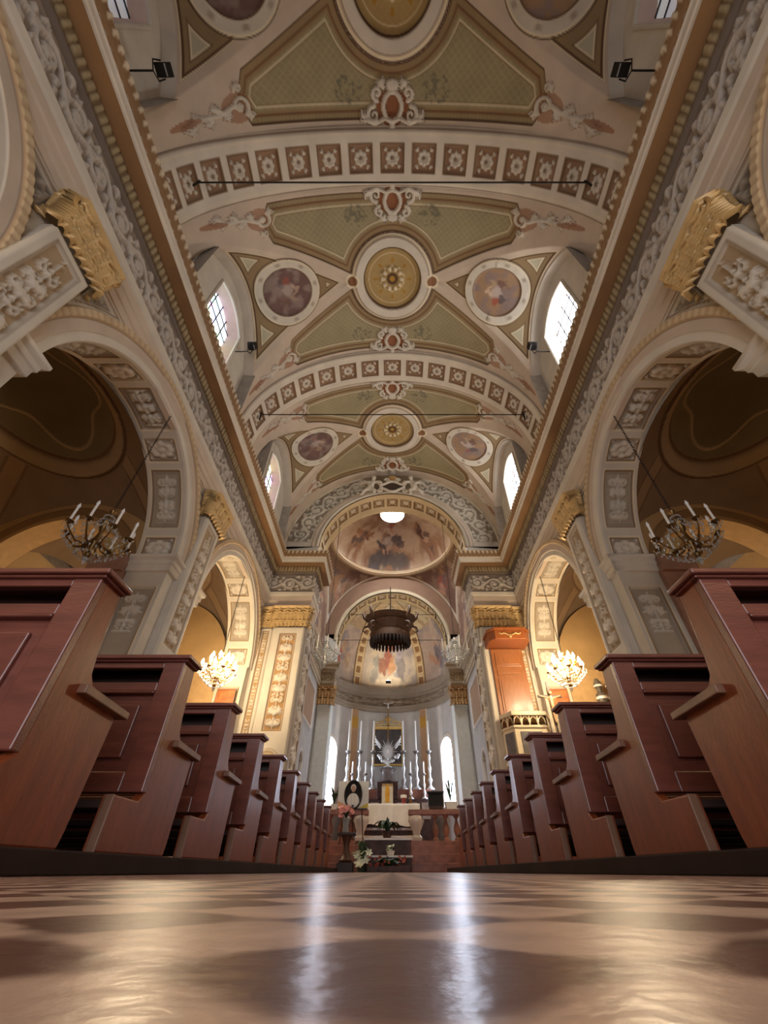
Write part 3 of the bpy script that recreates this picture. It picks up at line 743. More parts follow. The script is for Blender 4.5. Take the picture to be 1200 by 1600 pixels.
# ------------------------------------------------------------------ triumphal arch, crossing dome, chancel arch, apse
def arch_wall(name, y, R, zc, curve, fn, par, n=181, m=64):
    """Wall face in the plane y between a semicircular opening and an outer curve."""
    A = np.linspace(0, PI, n); T = np.linspace(0, 1, m); Ag, Tg = np.meshgrid(A, T)
    xi, zi = -R*np.cos(Ag), zc+R*np.sin(Ag); xo, zo = curve(Ag)
    c, h = fn(Ag, Tg, xi+(xo-xi)*Tg, zi+(zo-zi)*Tg)
    P = np.stack([xi+(xo-xi)*Tg, y-h, zi+(zo-zi)*Tg], -1)
    return grid_mesh(name, P, PLAS, c, None, par)
def coffer_soffit(name, y0, y1, R, zc, n, par, ground, base, zlow=None):
    la = PI*R; S = np.linspace(0, la, int(la/.03)); D = np.linspace(0, y1-y0, 35); Sg, Dg = np.meshgrid(S, D); w = y1-y0
    pit = la/n; q = (np.mod(Sg/pit, 1)-.5)*pit; v = Dg-w/2; k = min(pit, w)*.33
    sq = np.maximum(np.abs(q), np.abs(v))
    c = mixc(full(Sg.shape, base), BROWN, band(sq, k, k+.05)); c = mixc(c, ground, 1-sm(k-.02, k, sq)); h = -.07*(1-sm(k-.02, k+.03, sq))
    H = ROS.fit(q/(2*k)+.5, v/(2*k)+.5); c = mixc(c, mixl(base, WHITE), sm(.15, .5, H)); h += .06*H
    h += .05*(1-sm(.02, .08, Dg))+.05*sm(w-.08, w-.02, Dg)
    A = S/R; rr = R-h
    P = np.stack([-rr*np.cos(A), y0+Dg, zc+rr*np.sin(A)], -1)
    return grid_mesh(name, P, PLAS, c, None, par)
def mixl(a, b, t=.5): return np.asarray(a)*(1-t)+np.asarray(b)*t
ta = structure('wall_front', 'wall of the triumphal arch with a scrolled band round a coffered opening', 'wall')
def tri_fn(A, T, X, Z):
    c = full(A.shape, CREAM); L = np.clip(np.hypot(VA*np.cos(A), VR*np.sin(A))-0, 0, 9)-R_T
    r = np.hypot(X, Z-Z_T)-R_T; out = (1-T)*1.6
    h = .09*band(r, .02, .10)+.06*band(r, .16, .30)
    c = mixc(c, BROWN, band(r, .11, .135)*.8+band(r, .31, .335)*.8); c = mixc(c, PINK, band(r, .16, .30))
    g = np.minimum(r-.40, (1-T)*1.4-.12); side = sm(.10, .2, np.abs(np.abs(A-PI/2)-PI/2)); 
    am = sm(.34, .36, np.abs(A-PI/2))*(1-sm(PI/2-.1, PI/2-.08, np.abs(A-PI/2)))
    inb = sm(0, .03, g)*am
    c = mixc(c, s2l((138, 120, 98)), sm(.33, .36, r)*(1-sm(.30, .36, np.abs(A-PI/2))))
    c = mixc(c, s2l((150, 138, 122)), inb); vv = np.clip((r-.42)/np.maximum(r-.42+(1-T)*1.3-.1, .05), .02, .98)
    H = RIN.at(A*4.2*.95*np.sign(A-PI/2)+.4, vv*.8)*inb; c = mixc(c, s2l((204, 196, 180)), sm(.12, .45, H)); h += .09*H-.05*inb
    c = mixc(c, LINE, band(g, .0, .03)*am)
    return c, h
arch_wall('arch_face', 14.55, R_T, Z_T, lambda A: (-(VA+.02)*np.cos(A), VZ+(VR+.1)*np.sin(A)), tri_fn, ta)
for k in (-1, 1):
    P = np.array([[[k*R_T, 14.55, z], [k*4.95, 14.55, z]] for z in (10.0, 10.76)]); grid_mesh('arch_foot', P, CRMP, None, None, ta)
    P = np.array([[[k*R_T, 14.55, z], [k*R_T, 15.9, z]] for z in (10.0, 10.76)]); grid_mesh('arch_stilt', P, CRMP, None, None, ta)
coffer_soffit('arch_soffit', 14.55, 15.9, R_T, Z_T, 15, ta, s2l((160, 124, 76)), s2l((214, 190, 146)))

def fresco(u, v, seed, sky, blobs, wob=.3):
    """Cloudy painted ground with soft figures; u,v in metres."""
    n1 = fbm(u*.9+seed, v*.9+2*seed, 5); n2 = fbm(u*2.3+5*seed, v*2.3+seed, 4)
    c = full(u.shape, s2l(sky[0])); c = mixc(c, s2l(sky[1]), sm(.38, .62, n1)); c = mixc(c, s2l(sky[2]), sm(.5, .72, n2)*.7)
    du = (fbm(u*3+11, v*3+seed, 4)-.5)*2*wob; dv = (fbm(u*3+seed, v*3+23, 4)-.5)*2*wob
    for (bx, by, rx, ry, ang, colr, al) in blobs:
        X, Y = u-bx+du, v-by+dv; ca, sa = math.cos(ang), math.sin(ang)
        d = np.hypot((X*ca+Y*sa)/rx, (-X*sa+Y*ca)/ry)
        t = s2l(colr)*(0.75+.5*fbm(u*5+bx*9, v*5+by*7, 3))[..., None]
        m = (1-sm(.7, 1.05, d))*al; c = c*(1-m[..., None])+t*m[..., None]
    return c
def group_of(cx, cy, n, spread, cols, seed, sz=.22):
    r = random.Random(seed); out = []
    for k in range(n):
        x, y = cx+r.uniform(-1, 1)*spread, cy+r.uniform(-.8, .8)*spread
        out.append((x, y, sz*r.uniform(.6, 1.3), sz*r.uniform(.9, 2.0), r.uniform(-.9, .9), r.choice(cols), .9))
        out.append((x+r.uniform(-.1, .1), y+sz*1.5, sz*.42, sz*.5, 0, (196, 150, 124), .9))
    return out
YD, ZD, RD = 19.5, 14.70, 3.52
dm = structure('ceiling_dome', 'shallow dome painted with figures on clouds around a bright lantern', 'dome')
def polar(r0, r1, n, m=241): return np.meshgrid(np.linspace(0, 2*PI, m), np.linspace(r0, r1, n))
A, R = polar(.72, RD, 90); Zd = ZD+.20+2.5*np.sqrt(np.clip(1-np.minimum(R/(RD+.005),1)**2, 0, 1)); X, Y = R*np.sin(A), R*np.cos(A)
BR = [(120, 74, 56), (90, 66, 60), (150, 96, 66), (110, 96, 92), (160, 120, 88)]
bl = group_of(-1.9, 1.6, 9, .55, BR, 1, .17)+group_of(1.9, 1.6, 9, .55, BR, 2, .17)+group_of(0, 2.4, 9, .7, [(80, 74, 76), (176, 160, 150), (110, 90, 80)], 3)+group_of(.05, 1.25, 3, .25, [(150, 84, 72), (180, 120, 100)], 4, .24)
bl += group_of(-2.6, -.6, 6, .6, BR, 5)+group_of(2.6, -.6, 6, .6, BR, 6)+group_of(0, -2.4, 6, .8, BR, 7)
bl = [(-.8, 3.2, 1.1, .32, -.1, (96, 92, 96), .95), (.4, 3.3, .9, .2, 0, (110, 106, 108), .9)]+bl
c = fresco(X, Y, 4, ((196, 172, 148), (158, 122, 100), (212, 194, 172)), bl)
c = mixc(c, s2l((130, 92, 70)), (1-sm(.9, 1.3, R))*.4)
grid_mesh('dome_fresco', np.stack([X, YD+Y, Zd], -1), FRES, c, None, dm)
ring = [(RD+.25, ZD-.08), (RD-.02, ZD-.10), (RD-.12, ZD+.0), (RD-.10, ZD+.10), (RD, ZD+.16), (RD, ZD+.32)]
mb = MB(); mb.lathe([(r, z) for r, z in ring], (0, YD, 0), 96); mb.f = [f for f in mb.f if len(f) == 4]; mb.build('ring_molding', mat('dome_ring', (196, 172, 138), rough=.7, var=.1), dm, True)
mb = MB(); mb.lathe([(.74, 16.9), (.80, 17.0), (.72, 17.2), (.72, 17.7)], (0, YD, 0), 40); mb.f = [f for f in mb.f if len(f) == 4]; mb.build('lantern_drum', STUC, dm, True)
mb = MB(); mb.lathe([(.01, 17.69), (.72, 17.69)], (0, YD, 0), 40); mb.build('lantern_glass', mat('lantern_glass', (240, 246, 255), emit=16, emitc=(240, 246, 255)), dm)
area('lantern_daylight', (0, 19.5, 17.6), (0, 19.5, 0), 1.0, 1.0, 900, (0.95, 0.97, 1.0))
# pendentives: a sphere between the square crossing and the ring
A, T = np.meshgrid(np.linspace(0, 2*PI, 321), np.linspace(0, 1, 60)); HX, HY = 4.0, 3.6
rb = np.minimum(HX/np.maximum(np.abs(np.sin(A)), 1e-6), HY/np.maximum(np.abs(np.cos(A)), 1e-6))
R = (RD+.05)+(rb-RD-.05)*T; X, Y = R*np.sin(A), R*np.cos(A); Z = 10.66+np.sqrt(np.clip(5.38**2-R**2, 0.0, None))
Z = np.where(R > 5.37, 10.66, Z)
bl = []
for sx in (-1, 1):
    for sy in (-1, 1): bl += group_of(sx*3.35, sy*2.75, 5, .35, [(150, 84, 70), (196, 172, 148), (120, 100, 92), (170, 130, 96)], sx+3*sy, .26)
c = fresco(X, Y, 9, ((150, 124, 102), (120, 92, 78), (180, 158, 134)), bl)
e = np.minimum((rb-R), R-RD-.05); c = mixc(c, CREAM, (1-sm(.10, .12, rb-R))); c = mixc(c, BROWN, band(rb-R, .12, .15))
grid_mesh('pendentives', np.stack([X, YD+Y, Z], -1), FRES, c, None, dm)

cw = structure('wall_crossing', 'side walls of the altar space with niches and pale pilasters', 'wall')
ENT2 = [('crown_molding', [(0, 8.85), (.34, 8.85), (.32, 8.72), (.28, 8.66), (.26, 8.50), (.12, 8.46), (.10, 8.36), (.03, 8.34)], f_plain(s2l((168, 150, 124)))),
        ('frieze', [(.03, 8.34), (.03, 7.90)], f_rin(s2l((140, 120, 96)), s2l((180, 160, 130)), .05)),
        ('architrave', [(.03, 7.90), (.10, 7.87), (.08, 7.74), (.05, 7.72), (.05, 7.55), (-.1, 7.55)], f_plain(s2l((170, 152, 126))))]
for s in (-1, 1):
    # wall plane with two arched niches low down; lunette above
    ys = np.arange(15.9, 23.12, .05); zs = np.arange(.7, 14.4, .05); Y, Z = np.meshgrid(ys, zs)
    d = 9+0*Y
    for yn in (17.6, 19.0, 20.6):
        d = np.minimum(d, np.where(Z > 3.6, np.hypot(Y-yn, Z-3.6), np.abs(Y-yn))-.42)
    d = np.maximum(d, 1.6-Z)
    c = full(Y.shape, s2l((164, 158, 150))); c = mixc(c, s2l((120, 112, 104)), 1-sm(-.02, .02, d)); c = mixc(c, CREAM, band(d, .02, .1))
    fr = np.minimum(np.minimum(np.abs(Y-19.4)-0, 9), 9); bx = np.minimum(2.6-np.abs(Y-19.4), np.minimum(Z-5.2, 7.1-Z))
    c = mixc(c, s2l((150, 122, 96)), sm(.1, .14, bx)); c = mixc(c, CREAM, band(bx, 0, .1))
    c = mixc(c, fresco(Y, Z, 6, ((150, 122, 98), (120, 92, 76), (176, 150, 120)), []), sm(9, 9.1, Z)) if False else c
    fr2 = fresco(Y, Z, 6, ((156, 128, 102), (120, 92, 76), (180, 156, 128)), group_of(19.5, 11, 9, 1.3, BR, 8))
    t = sm(8.9, 9.0, Z)[..., None]; c = c*(1-t)+fr2*t
    P = np.stack([-4.0-.25*(1-sm(-.02, .03, d))+.06*band(bx, 0, .1), Y, Z], -1)
    grid_mesh('niche_wall', mir(P, s), PLAS, c, None, cw)
    for nm, pr, fn in ENT2:
        strip(nm, [(-4.0, 15.9), (-4.0, 23.1), (-3.26, 23.1), (-3.26, 24.1)], pr, fn, PLAS, cw, s, .05, .03)
    # chancel pier pilaster, pale shaft with gilded capital
    p = structure('pillar', 'pale pilaster with gilded capital at the %s of the altar apse' % ('left' if s < 0 else 'right'), 'pillar')
    mb = MB(); mb.box(-3.98, -3.26, 23.1, 24.1, .7, 10.3); mb.box(-3.92, -3.26, 22.93, 23.1, .7, 6.6)
    if s > 0: mb.v = [(-x, y, z) for x, y, z in mb.v]
    mb.build('shaft', mat('pale_shaft', (206, 206, 194), rough=.6, var=.08), p)
    capital(p, s, (-3.92, 22.92, 0), (1, 0, 0), .66, 6.6, 7.55, (0, -1, 0), m=mat('dull_gilding', (150, 110, 60), rough=.45, metal=.5, var=.3, scale=9))
def cha_fn(A, T, X, Z):
    r = np.hypot(X, Z-Z_C)-R_C; c = full(A.shape, s2l((206, 190, 158))); c = mixc(c, BROWN, band(r, .20, .23)); h = .06*band(r, .0, .2)
    c = mixc(c, s2l((140, 110, 88)), sm(.24, .26, r)); return c, h
chw = structure('wall_back', 'chancel arch wall in front of the apse', 'wall')
arch_wall('arch_face', 23.12, R_C, Z_C, lambda A: (-4.02*np.cos(A), 10.6+4.05*np.sin(A)), cha_fn, chw, 121, 30)
for k in (-1, 1):
    P = np.array([[[k*R_C, 23.12, z], [k*4.02, 23.12, z]] for z in (8.8, 10.62)]); grid_mesh('arch_foot', P, CRMP, None, None, chw)
coffer_soffit('arch_soffit', 23.12, 24.15, R_C, Z_C, 15, chw, s2l((170, 130, 80)), s2l((214, 190, 140)))
# apse
YA, RA = 24.1, 3.6; WPH = math.radians(65)
ap = structure('wall_apse', 'round apse wall with scrolled entablature and painted half dome', 'wall')
F = np.linspace(-PI/2, PI/2, 321); Zs = np.arange(.7, 7.56, .04); Fg, Zg = np.meshgrid(F, Zs); sF = Fg*RA
def dwin(F, Z):
    q = np.abs(np.abs(F)-WPH)*RA; return np.where(Z > 5.1, np.hypot(q, (Z-5.1)), q)-.62
dw = np.maximum(dwin(Fg, Zg), 2.5-Zg)
c = full(Fg.shape, s2l((176, 168, 158))); c = mixc(c, s2l((196, 182, 160)), band(dw, .0, .16)); c = mixc(c, BROWN, band(dw, .16, .19)*.6)
for f0 in (-.62, .62):
    d = .26-np.abs(Fg-f0)*RA; t = sm(0, .02, d)*(Zg > 2.6); c = mixc(c, s2l((176, 138, 102)), t); c = mixc(c, GOLD*.8, t*band(Zg, 6.5, 7.1)); c = mixc(c, LINE, band(d, 0, .03)*(Zg > 2.6))
for f0 in (-.98, .98): c = mixc(c, s2l((196, 186, 172)), band(np.abs(Fg-f0)*RA, -.1, .16))
c = mixc(c, s2l((160, 150, 136)), band(np.mod(sF/1.1, 1), .47, .53)*.25)
Fc = .5*(F[:-1]+F[1:]); Zc = .5*(Zs[:-1]+Zs[1:]); FC, ZC = np.meshgrid(Fc, Zc); mk = np.maximum(dwin(FC, ZC), 2.5-ZC) > 0
h = .06*band(dw, .0, .14)+sum(.08*sm(0, .03, .26-np.abs(Fg-f0)*RA)*(Zg > 2.6) for f0 in (-.62, .62))
P = np.stack([(RA-h)*np.sin(Fg), YA+(RA-h)*np.cos(Fg), Zg], -1); grid_mesh('apse_wall', P, PLAS, c, mk, ap)
fine = np.linspace(-PI/2, PI/2, 61); path = [((RA+.0)*math.sin(f), YA+RA*math.cos(f)) for f in fine]
for nm, pr, fn in ENT2: strip(nm, path, pr, fn, PLAS, ap, -1, .1, .03)
# half dome: three painted panels between coffered ribs
T = np.linspace(0, 1, 150); Fg, Tg = np.meshgrid(F, T); el = Tg*PI/2
zz = 8.85+4.6*np.sin(el)**.92; rr = RA*np.cos(el)**.8; sx = Fg*RA*np.clip(np.cos(el), .02, 1)
dr = np.abs(np.abs(Fg)-.62)*RA*np.cos(el)**.8; lat = Tg*5.6
cen = fresco(Fg*RA, lat, 3, ((196, 180, 160), (170, 160, 156), (214, 196, 166)), [(.1, .3, 1.3, .3, 0, (226, 208, 180), .9), (-.1, 1.5, .34, .6, .2, (166, 98, 78), .9), (.15, 1.15, .3, .6, -.3, (192, 146, 106), .9), (-.5, 1.2, .3, .5, .3, (150, 96, 74), .9), (.0, 2.2, .22, .3, 0, (206, 150, 120), .95), (.1, 2.1, .42, .2, .1, (172, 104, 82), .9), (.8, 1.0, .3, .7, .2, (130, 124, 124), .8), (-.95, 1.0, .3, .8, -.2, (150, 146, 136), .8), (.7, 1.9, .3, .5, 0, (170, 160, 170), .8)], .25)
lft = fresco(Fg*RA, lat, 8, ((186, 164, 146), (150, 140, 140), (206, 184, 160)), group_of(-3.6, 1.2, 5, .5, [(176, 100, 84), (150, 140, 140), (190, 160, 130)], 14, .3)+group_of(3.6, 1.2, 5, .5, [(130, 120, 124), (196, 150, 120), (160, 150, 150)], 15, .3), .3)
c = np.where((np.abs(Fg) < .62)[..., None], cen, lft)
upp = sm(.50, .52, Tg); c = c*(1-upp[..., None])+(mixc(full(Fg.shape, s2l((208, 190, 150))), s2l((182, 156, 120)), sm(.45, .6, fbm(Fg*6, Tg*9))))*upp[..., None]
rw = .30*np.ones_like(Fg); c = mixc(c, s2l((206, 176, 128)), 1-sm(.28, .30, dr)); c = mixc(c, BROWN, band(dr, .29, .33)); h = .06*(1-sm(.28, .32, dr))
q = (np.mod(lat/.52, 1)-.5)*.52; sq = np.maximum(np.abs(q), dr); c = mixc(c, s2l((150, 112, 74)), (1-sm(.15, .17, sq))*(Tg < .8)); c = mixc(c, LINE, band(sq, .17, .20)*(Tg < .8)); h -= .05*(1-sm(.15, .18, sq))*(Tg < .8)
c = mixc(c, BROWN, band(Tg, .02, .03)); c = mixc(c, CREAM, band(Tg, -.1, .02))
# oval medallion near the crown and arcs round it
do = np.hypot((Fg*RA*np.cos(el)**.8)/.55, (Tg-.80)*5.6/.38); fr_ = np.abs(Fg) < .75
c = mixc(c, LINE, band(do, .92, 1.12)*fr_); c = mixc(c, s2l((196, 150, 110)), (1-sm(.9, .94, do))*fr_); c = mixc(c, LINE, band(do, 1.7, 1.8)*fr_)
P = np.stack([(rr-h)*np.sin(Fg), YA+(rr-h)*np.cos(Fg), zz], -1); grid_mesh('half_dome', P, FRES, c, None, ap)
# apse windows
for s in (-1, 1):
    t = tag(empty('window_%d' % (8 if s < 0 else 9)), 'tall bright arched window on the %s of the apse' % ('left' if s < 0 else 'right'), 'window', None, 'structure')
    loop = [(-.62, 2.5)]+[(.62*math.sin(a), 5.1+.62*math.cos(a)) for a in np.linspace(-PI/2, PI/2, 21)]+[(.62, 2.5)]
    def cyl(r, lp): return np.array([[r*math.sin(s*WPH+q/RA), YA+r*math.cos(s*WPH+q/RA), z] for q, z in lp])
    a, b = cyl(RA-.03, loop), cyl(RA+.32, [(q*.86, z-(.05 if z > 3 else 0)) for q, z in loop])
    grid_mesh('reveal', np.stack([a, b], 0), mat('rose_reveal'), None, None, t)
    MB().tube(list(a), .05, 8).build('window_frame', CRMP, t, True)
    G = np.array([[[(RA+.30)*math.sin(s*WPH+q*.6/RA), YA+(RA+.30)*math.cos(s*WPH+q*.6/RA), 2.45+(5.1+.6*math.sqrt(max(0, 1-q*q))-2.45)*v] for q in np.linspace(-1, 1, 21)] for v in np.linspace(0, 1, 9)])
    grid_mesh('glass', G, PANEA, None, None, t)
    mb = MB(); sl = cyl(RA-.1, [(-.7, 2.47), (.7, 2.47)]); mb.tube([sl[0], sl[1]], .06, 6).build('sill', MARBW, t)

ap.location.x = -.2
for o in bpy.data.objects:
    if o.name in ('window_8', 'window_9'): o.location.x = -.2
# ------------------------------------------------------------------ side chapels behind the arches
CREAMD = s2l((176, 152, 118))
for s, side in ((-1, 'left'), (1, 'right')):
    ch = structure('wall_chapels_'+side, 'painted chapels behind the %s arches' % side, 'wall')
    ys = np.arange(-4.4, 14.2, .06); zs = np.arange(0, 7.2, .06); Y, Z = np.meshgrid(ys, zs)
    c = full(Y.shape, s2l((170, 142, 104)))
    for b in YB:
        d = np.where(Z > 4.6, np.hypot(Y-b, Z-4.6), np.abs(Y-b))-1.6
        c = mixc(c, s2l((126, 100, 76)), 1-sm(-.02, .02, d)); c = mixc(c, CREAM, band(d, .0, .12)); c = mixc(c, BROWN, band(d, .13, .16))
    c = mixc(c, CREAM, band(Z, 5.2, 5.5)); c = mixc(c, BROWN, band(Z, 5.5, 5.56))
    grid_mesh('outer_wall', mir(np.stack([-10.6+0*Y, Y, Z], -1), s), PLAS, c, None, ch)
    for bi, b in enumerate(YB):
        xs = np.linspace(-10.6, -5.85, 130); yy = np.linspace(-2.95, 2.95, 150); X, Y = np.meshgrid(xs, yy); dx = X+8.22
        Z = 8.75-.20*dx*dx-.155*Y*Y; r = np.hypot(dx, Y*.82)
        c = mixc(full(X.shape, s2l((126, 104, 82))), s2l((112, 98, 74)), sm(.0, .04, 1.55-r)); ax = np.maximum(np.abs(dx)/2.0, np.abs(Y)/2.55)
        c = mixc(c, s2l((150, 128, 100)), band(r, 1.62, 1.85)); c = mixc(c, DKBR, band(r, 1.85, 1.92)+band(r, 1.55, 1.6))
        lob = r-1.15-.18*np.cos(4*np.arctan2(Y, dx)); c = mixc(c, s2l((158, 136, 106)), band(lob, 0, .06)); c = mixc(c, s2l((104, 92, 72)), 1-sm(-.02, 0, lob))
        pq = np.abs(np.abs(dx)-np.abs(Y)*.8); c = mixc(c, s2l((146, 120, 92)), (1-sm(.22, .25, pq))*(r > 1.95)); c = mixc(c, DKBR, band(pq, .25, .29)*(r > 1.95))
        h = .08*band(r, 1.62, 1.88, .03)+.04*band(lob, 0, .06)
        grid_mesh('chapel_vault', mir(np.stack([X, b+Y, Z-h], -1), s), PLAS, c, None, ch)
    for yt in (2.1, 8.5, 14.4):
        # arch wall between chapels
        A = np.linspace(0, PI, 91); T = np.linspace(0, 1, 24); Ag, Tg = np.meshgrid(A, T); Rr = 1.75 if yt < 14 else .01
        for yf, nm in ((yt-.32, 'cross_arch'), (yt+.32, 'cross_arch')):
            xi, zi = -8.3-Rr*np.cos(Ag), 5.2+Rr*np.sin(Ag); xo, zo = -8.25-2.4*np.cos(Ag)*1.02, 5.2+2.6*np.sin(Ag)
            d = np.hypot(xi+(xo-xi)*Tg+8.3, zi+(zo-zi)*Tg-5.2)-Rr
            c = full(Ag.shape, s2l((176, 142, 96))); c = mixc(c, s2l((140, 108, 72)), band(d, .12, .34)); c = mixc(c, BROWN, band(d, .34, .38))
            grid_mesh(nm, mir(np.stack([xi+(xo-xi)*Tg, yf+0*Ag, zi+(zo-zi)*Tg], -1), s), PLAS, c, None, ch)
        P = np.stack([np.stack([-8.3-Rr*np.cos(A), 0*A+yt+k, 5.2+Rr*np.sin(A)], -1) for k in (-.32, .32)], 0); grid_mesh('cross_arch_soffit', mir(P, s), mat('ochre_plaster', (182, 146, 98), rough=.7, var=.12), None, None, ch)
        for x0, x1 in ((-10.6, -8.3-Rr), (-8.3+Rr, -5.9)):
            mb = MB(); mb.box(x0, x1, yt-.32, yt+.32, 0, 5.22)
            if s > 0: mb.v = [(-x, y, z) for x, y, z in mb.v]
            mb.build('cross_pier', mat('ochre_plaster'), ch)

# unseen outer shell added to stop sky light leaking in round the vaults
sh = structure('wall_light_shell', 'unseen outer shell added to keep sky light out behind the vaults', 'wall')
MS = mat('rough_masonry', (120, 104, 88), rough=.9, var=.2)
for nm, bx in (('side_shell', (-11.4, -11.1, -4.6, 29, -.2, 19)), ('side_shell', (11.1, 11.4, -4.6, 29, -.2, 19)), ('end_shell', (-11.4, 11.4, 28.7, 29, -.2, 19)), ('roof', (-11.4, 11.4, -4.6, 29, 18.7, 19))):
    MB().box(*bx).build(nm, MS, sh)
tag(MB().box(-11.3, 11.3, -4.75, -4.5, 4.4, 18.8).box(-11.3, -3.4, -4.75, -4.5, -.1, 4.4).box(3.4, 11.3, -4.75, -4.5, -.1, 4.4).build('wall_entrance_baffle', MS), 'unseen entrance wall behind the camera, added to narrow the incoming light', 'wall', None, 'structure')  # unseen wall, its opening shaped to limit light from behind
# ------------------------------------------------------------------ pews
NUM = ['first', 'second', 'third', 'fourth', 'fifth', 'sixth', 'seventh', 'eighth', 'ninth', 'tenth']
for s, side in ((-1, 'left'), (1, 'right')):
    mb = MB().box(1.17, 4.8, .25, 11.6, 0, .07)
    mb.v = [(s*x, y, z) for x, y, z in mb.v]
    tag(mb.build('floor_platform', mat('platform_wood', (52, 38, 32), rough=.8, spec=.1, var=.25, scale=3), bevel=.006), 'low dark wooden platform under the %s pews' % side, 'platform', None, 'structure')
def make_pew(s):
    L = 3.4
    root = empty('pew')
    def fin(mb, name, m, parent=root, bevel=.006, smooth=False):
        mb.v = [(s*x, y, z) for x, y, z in mb.v]; return mb.build(name, m, parent, smooth, bevel)
    curve = [(.43, .455), (.40, .47), (.30, .50), (.20, .52), (.165, .55), (.145, .62), (.13, .72), (.115, .84), (.105, .915)]
    poly = [(-.28, 0), (.40, 0), (.41, .05), (.43, .44)]+curve+[(-.01, .915), (-.01, .235), (-.05, .20), (-.28, .20)]
    for x0 in (0, L-.05):
        e = fin(MB().prism(poly, x0, x0+.05), 'end_panel', WOODE, bevel=.008)
        fin(MB().box(x0-.006, x0+.035, -.287, -.275, .0, .20), 'foot_edge', WOODL, e, .004)
        fin(MB().prism([(.12, .465), (.47, .455), (.47, .485), (.12, .50)], x0-.035, x0+.07), 'armrest', WOODL, root, .004)
    st = [(0.0, .12), (1.13, 1.25), (2.26, 2.38), (L-.12, L)]
    for a, b in st: fin(MB().box(a, b, -.045, 0, .235, .89), 'back_stile', WOOD)
    rl = [MB(), MB(), MB()]
    for (a, _), (b, _2) in zip([(q[1], 0) for q in st[:-1]], [(q[0], 0) for q in st[1:]]):
        pass
    a, b = .12, L-.12
    for z0, z1 in ((.845, .89), (.715, .765), (.235, .325)):
        g = MB().box(a, b, -.040, .002, z0, z1)
        if z0 == .715: g.box(a, b, -.052, .002, .70, .715)
        fin(g, 'back_rail', WOOD)
    for (a, b) in ((.12, 1.13), (1.25, 2.26), (2.38, L-.12)):
        f = MB().box(a, b, -.018, -.006, .325, .705)
        f.prism([(a+.06, .385), (b-.06, .385), (b-.06, .645), (a+.06, .645)], -.034, -.018, 'y')
        fin(f, 'back_panel', WOOD, bevel=.01)
    fin(MB().box(.05, L-.05, 0, .10, .70, .715).box(.05, L-.05, .10, .115, .46, .90), 'book_shelf', WOODD, bevel=0)
    fin(MB().box(-.035, L+.03, -.075, .125, .89, .915).box(-.02, L+.02, -.06, .115, .877, .89), 'cap_rail', WOOD, bevel=.008)
    fin(MB().box(.05, L-.05, .10, .46, .39, .425), 'seat', WOOD)
    fin(MB().box(.05, L-.05, -.26, -.09, .15, .185), 'kneeler', WOODD)
    return root
for s, side in ((-1, 'left'), (1, 'right')):
    proto = make_pew(s)
    for k in range(10):
        o = proto if k == 0 else copy_tree(proto)
        o.location = (s*(1.23 if s < 0 else 1.30), (1.54 if s < 0 else 1.54)+(.925 if s < 0 else .915)*k, .07)
        tag(o, 'brown wooden pew on the %s of the aisle, %s row from the camera' % (side, NUM[k]), 'pew', 'pews on the %s of the aisle' % side)

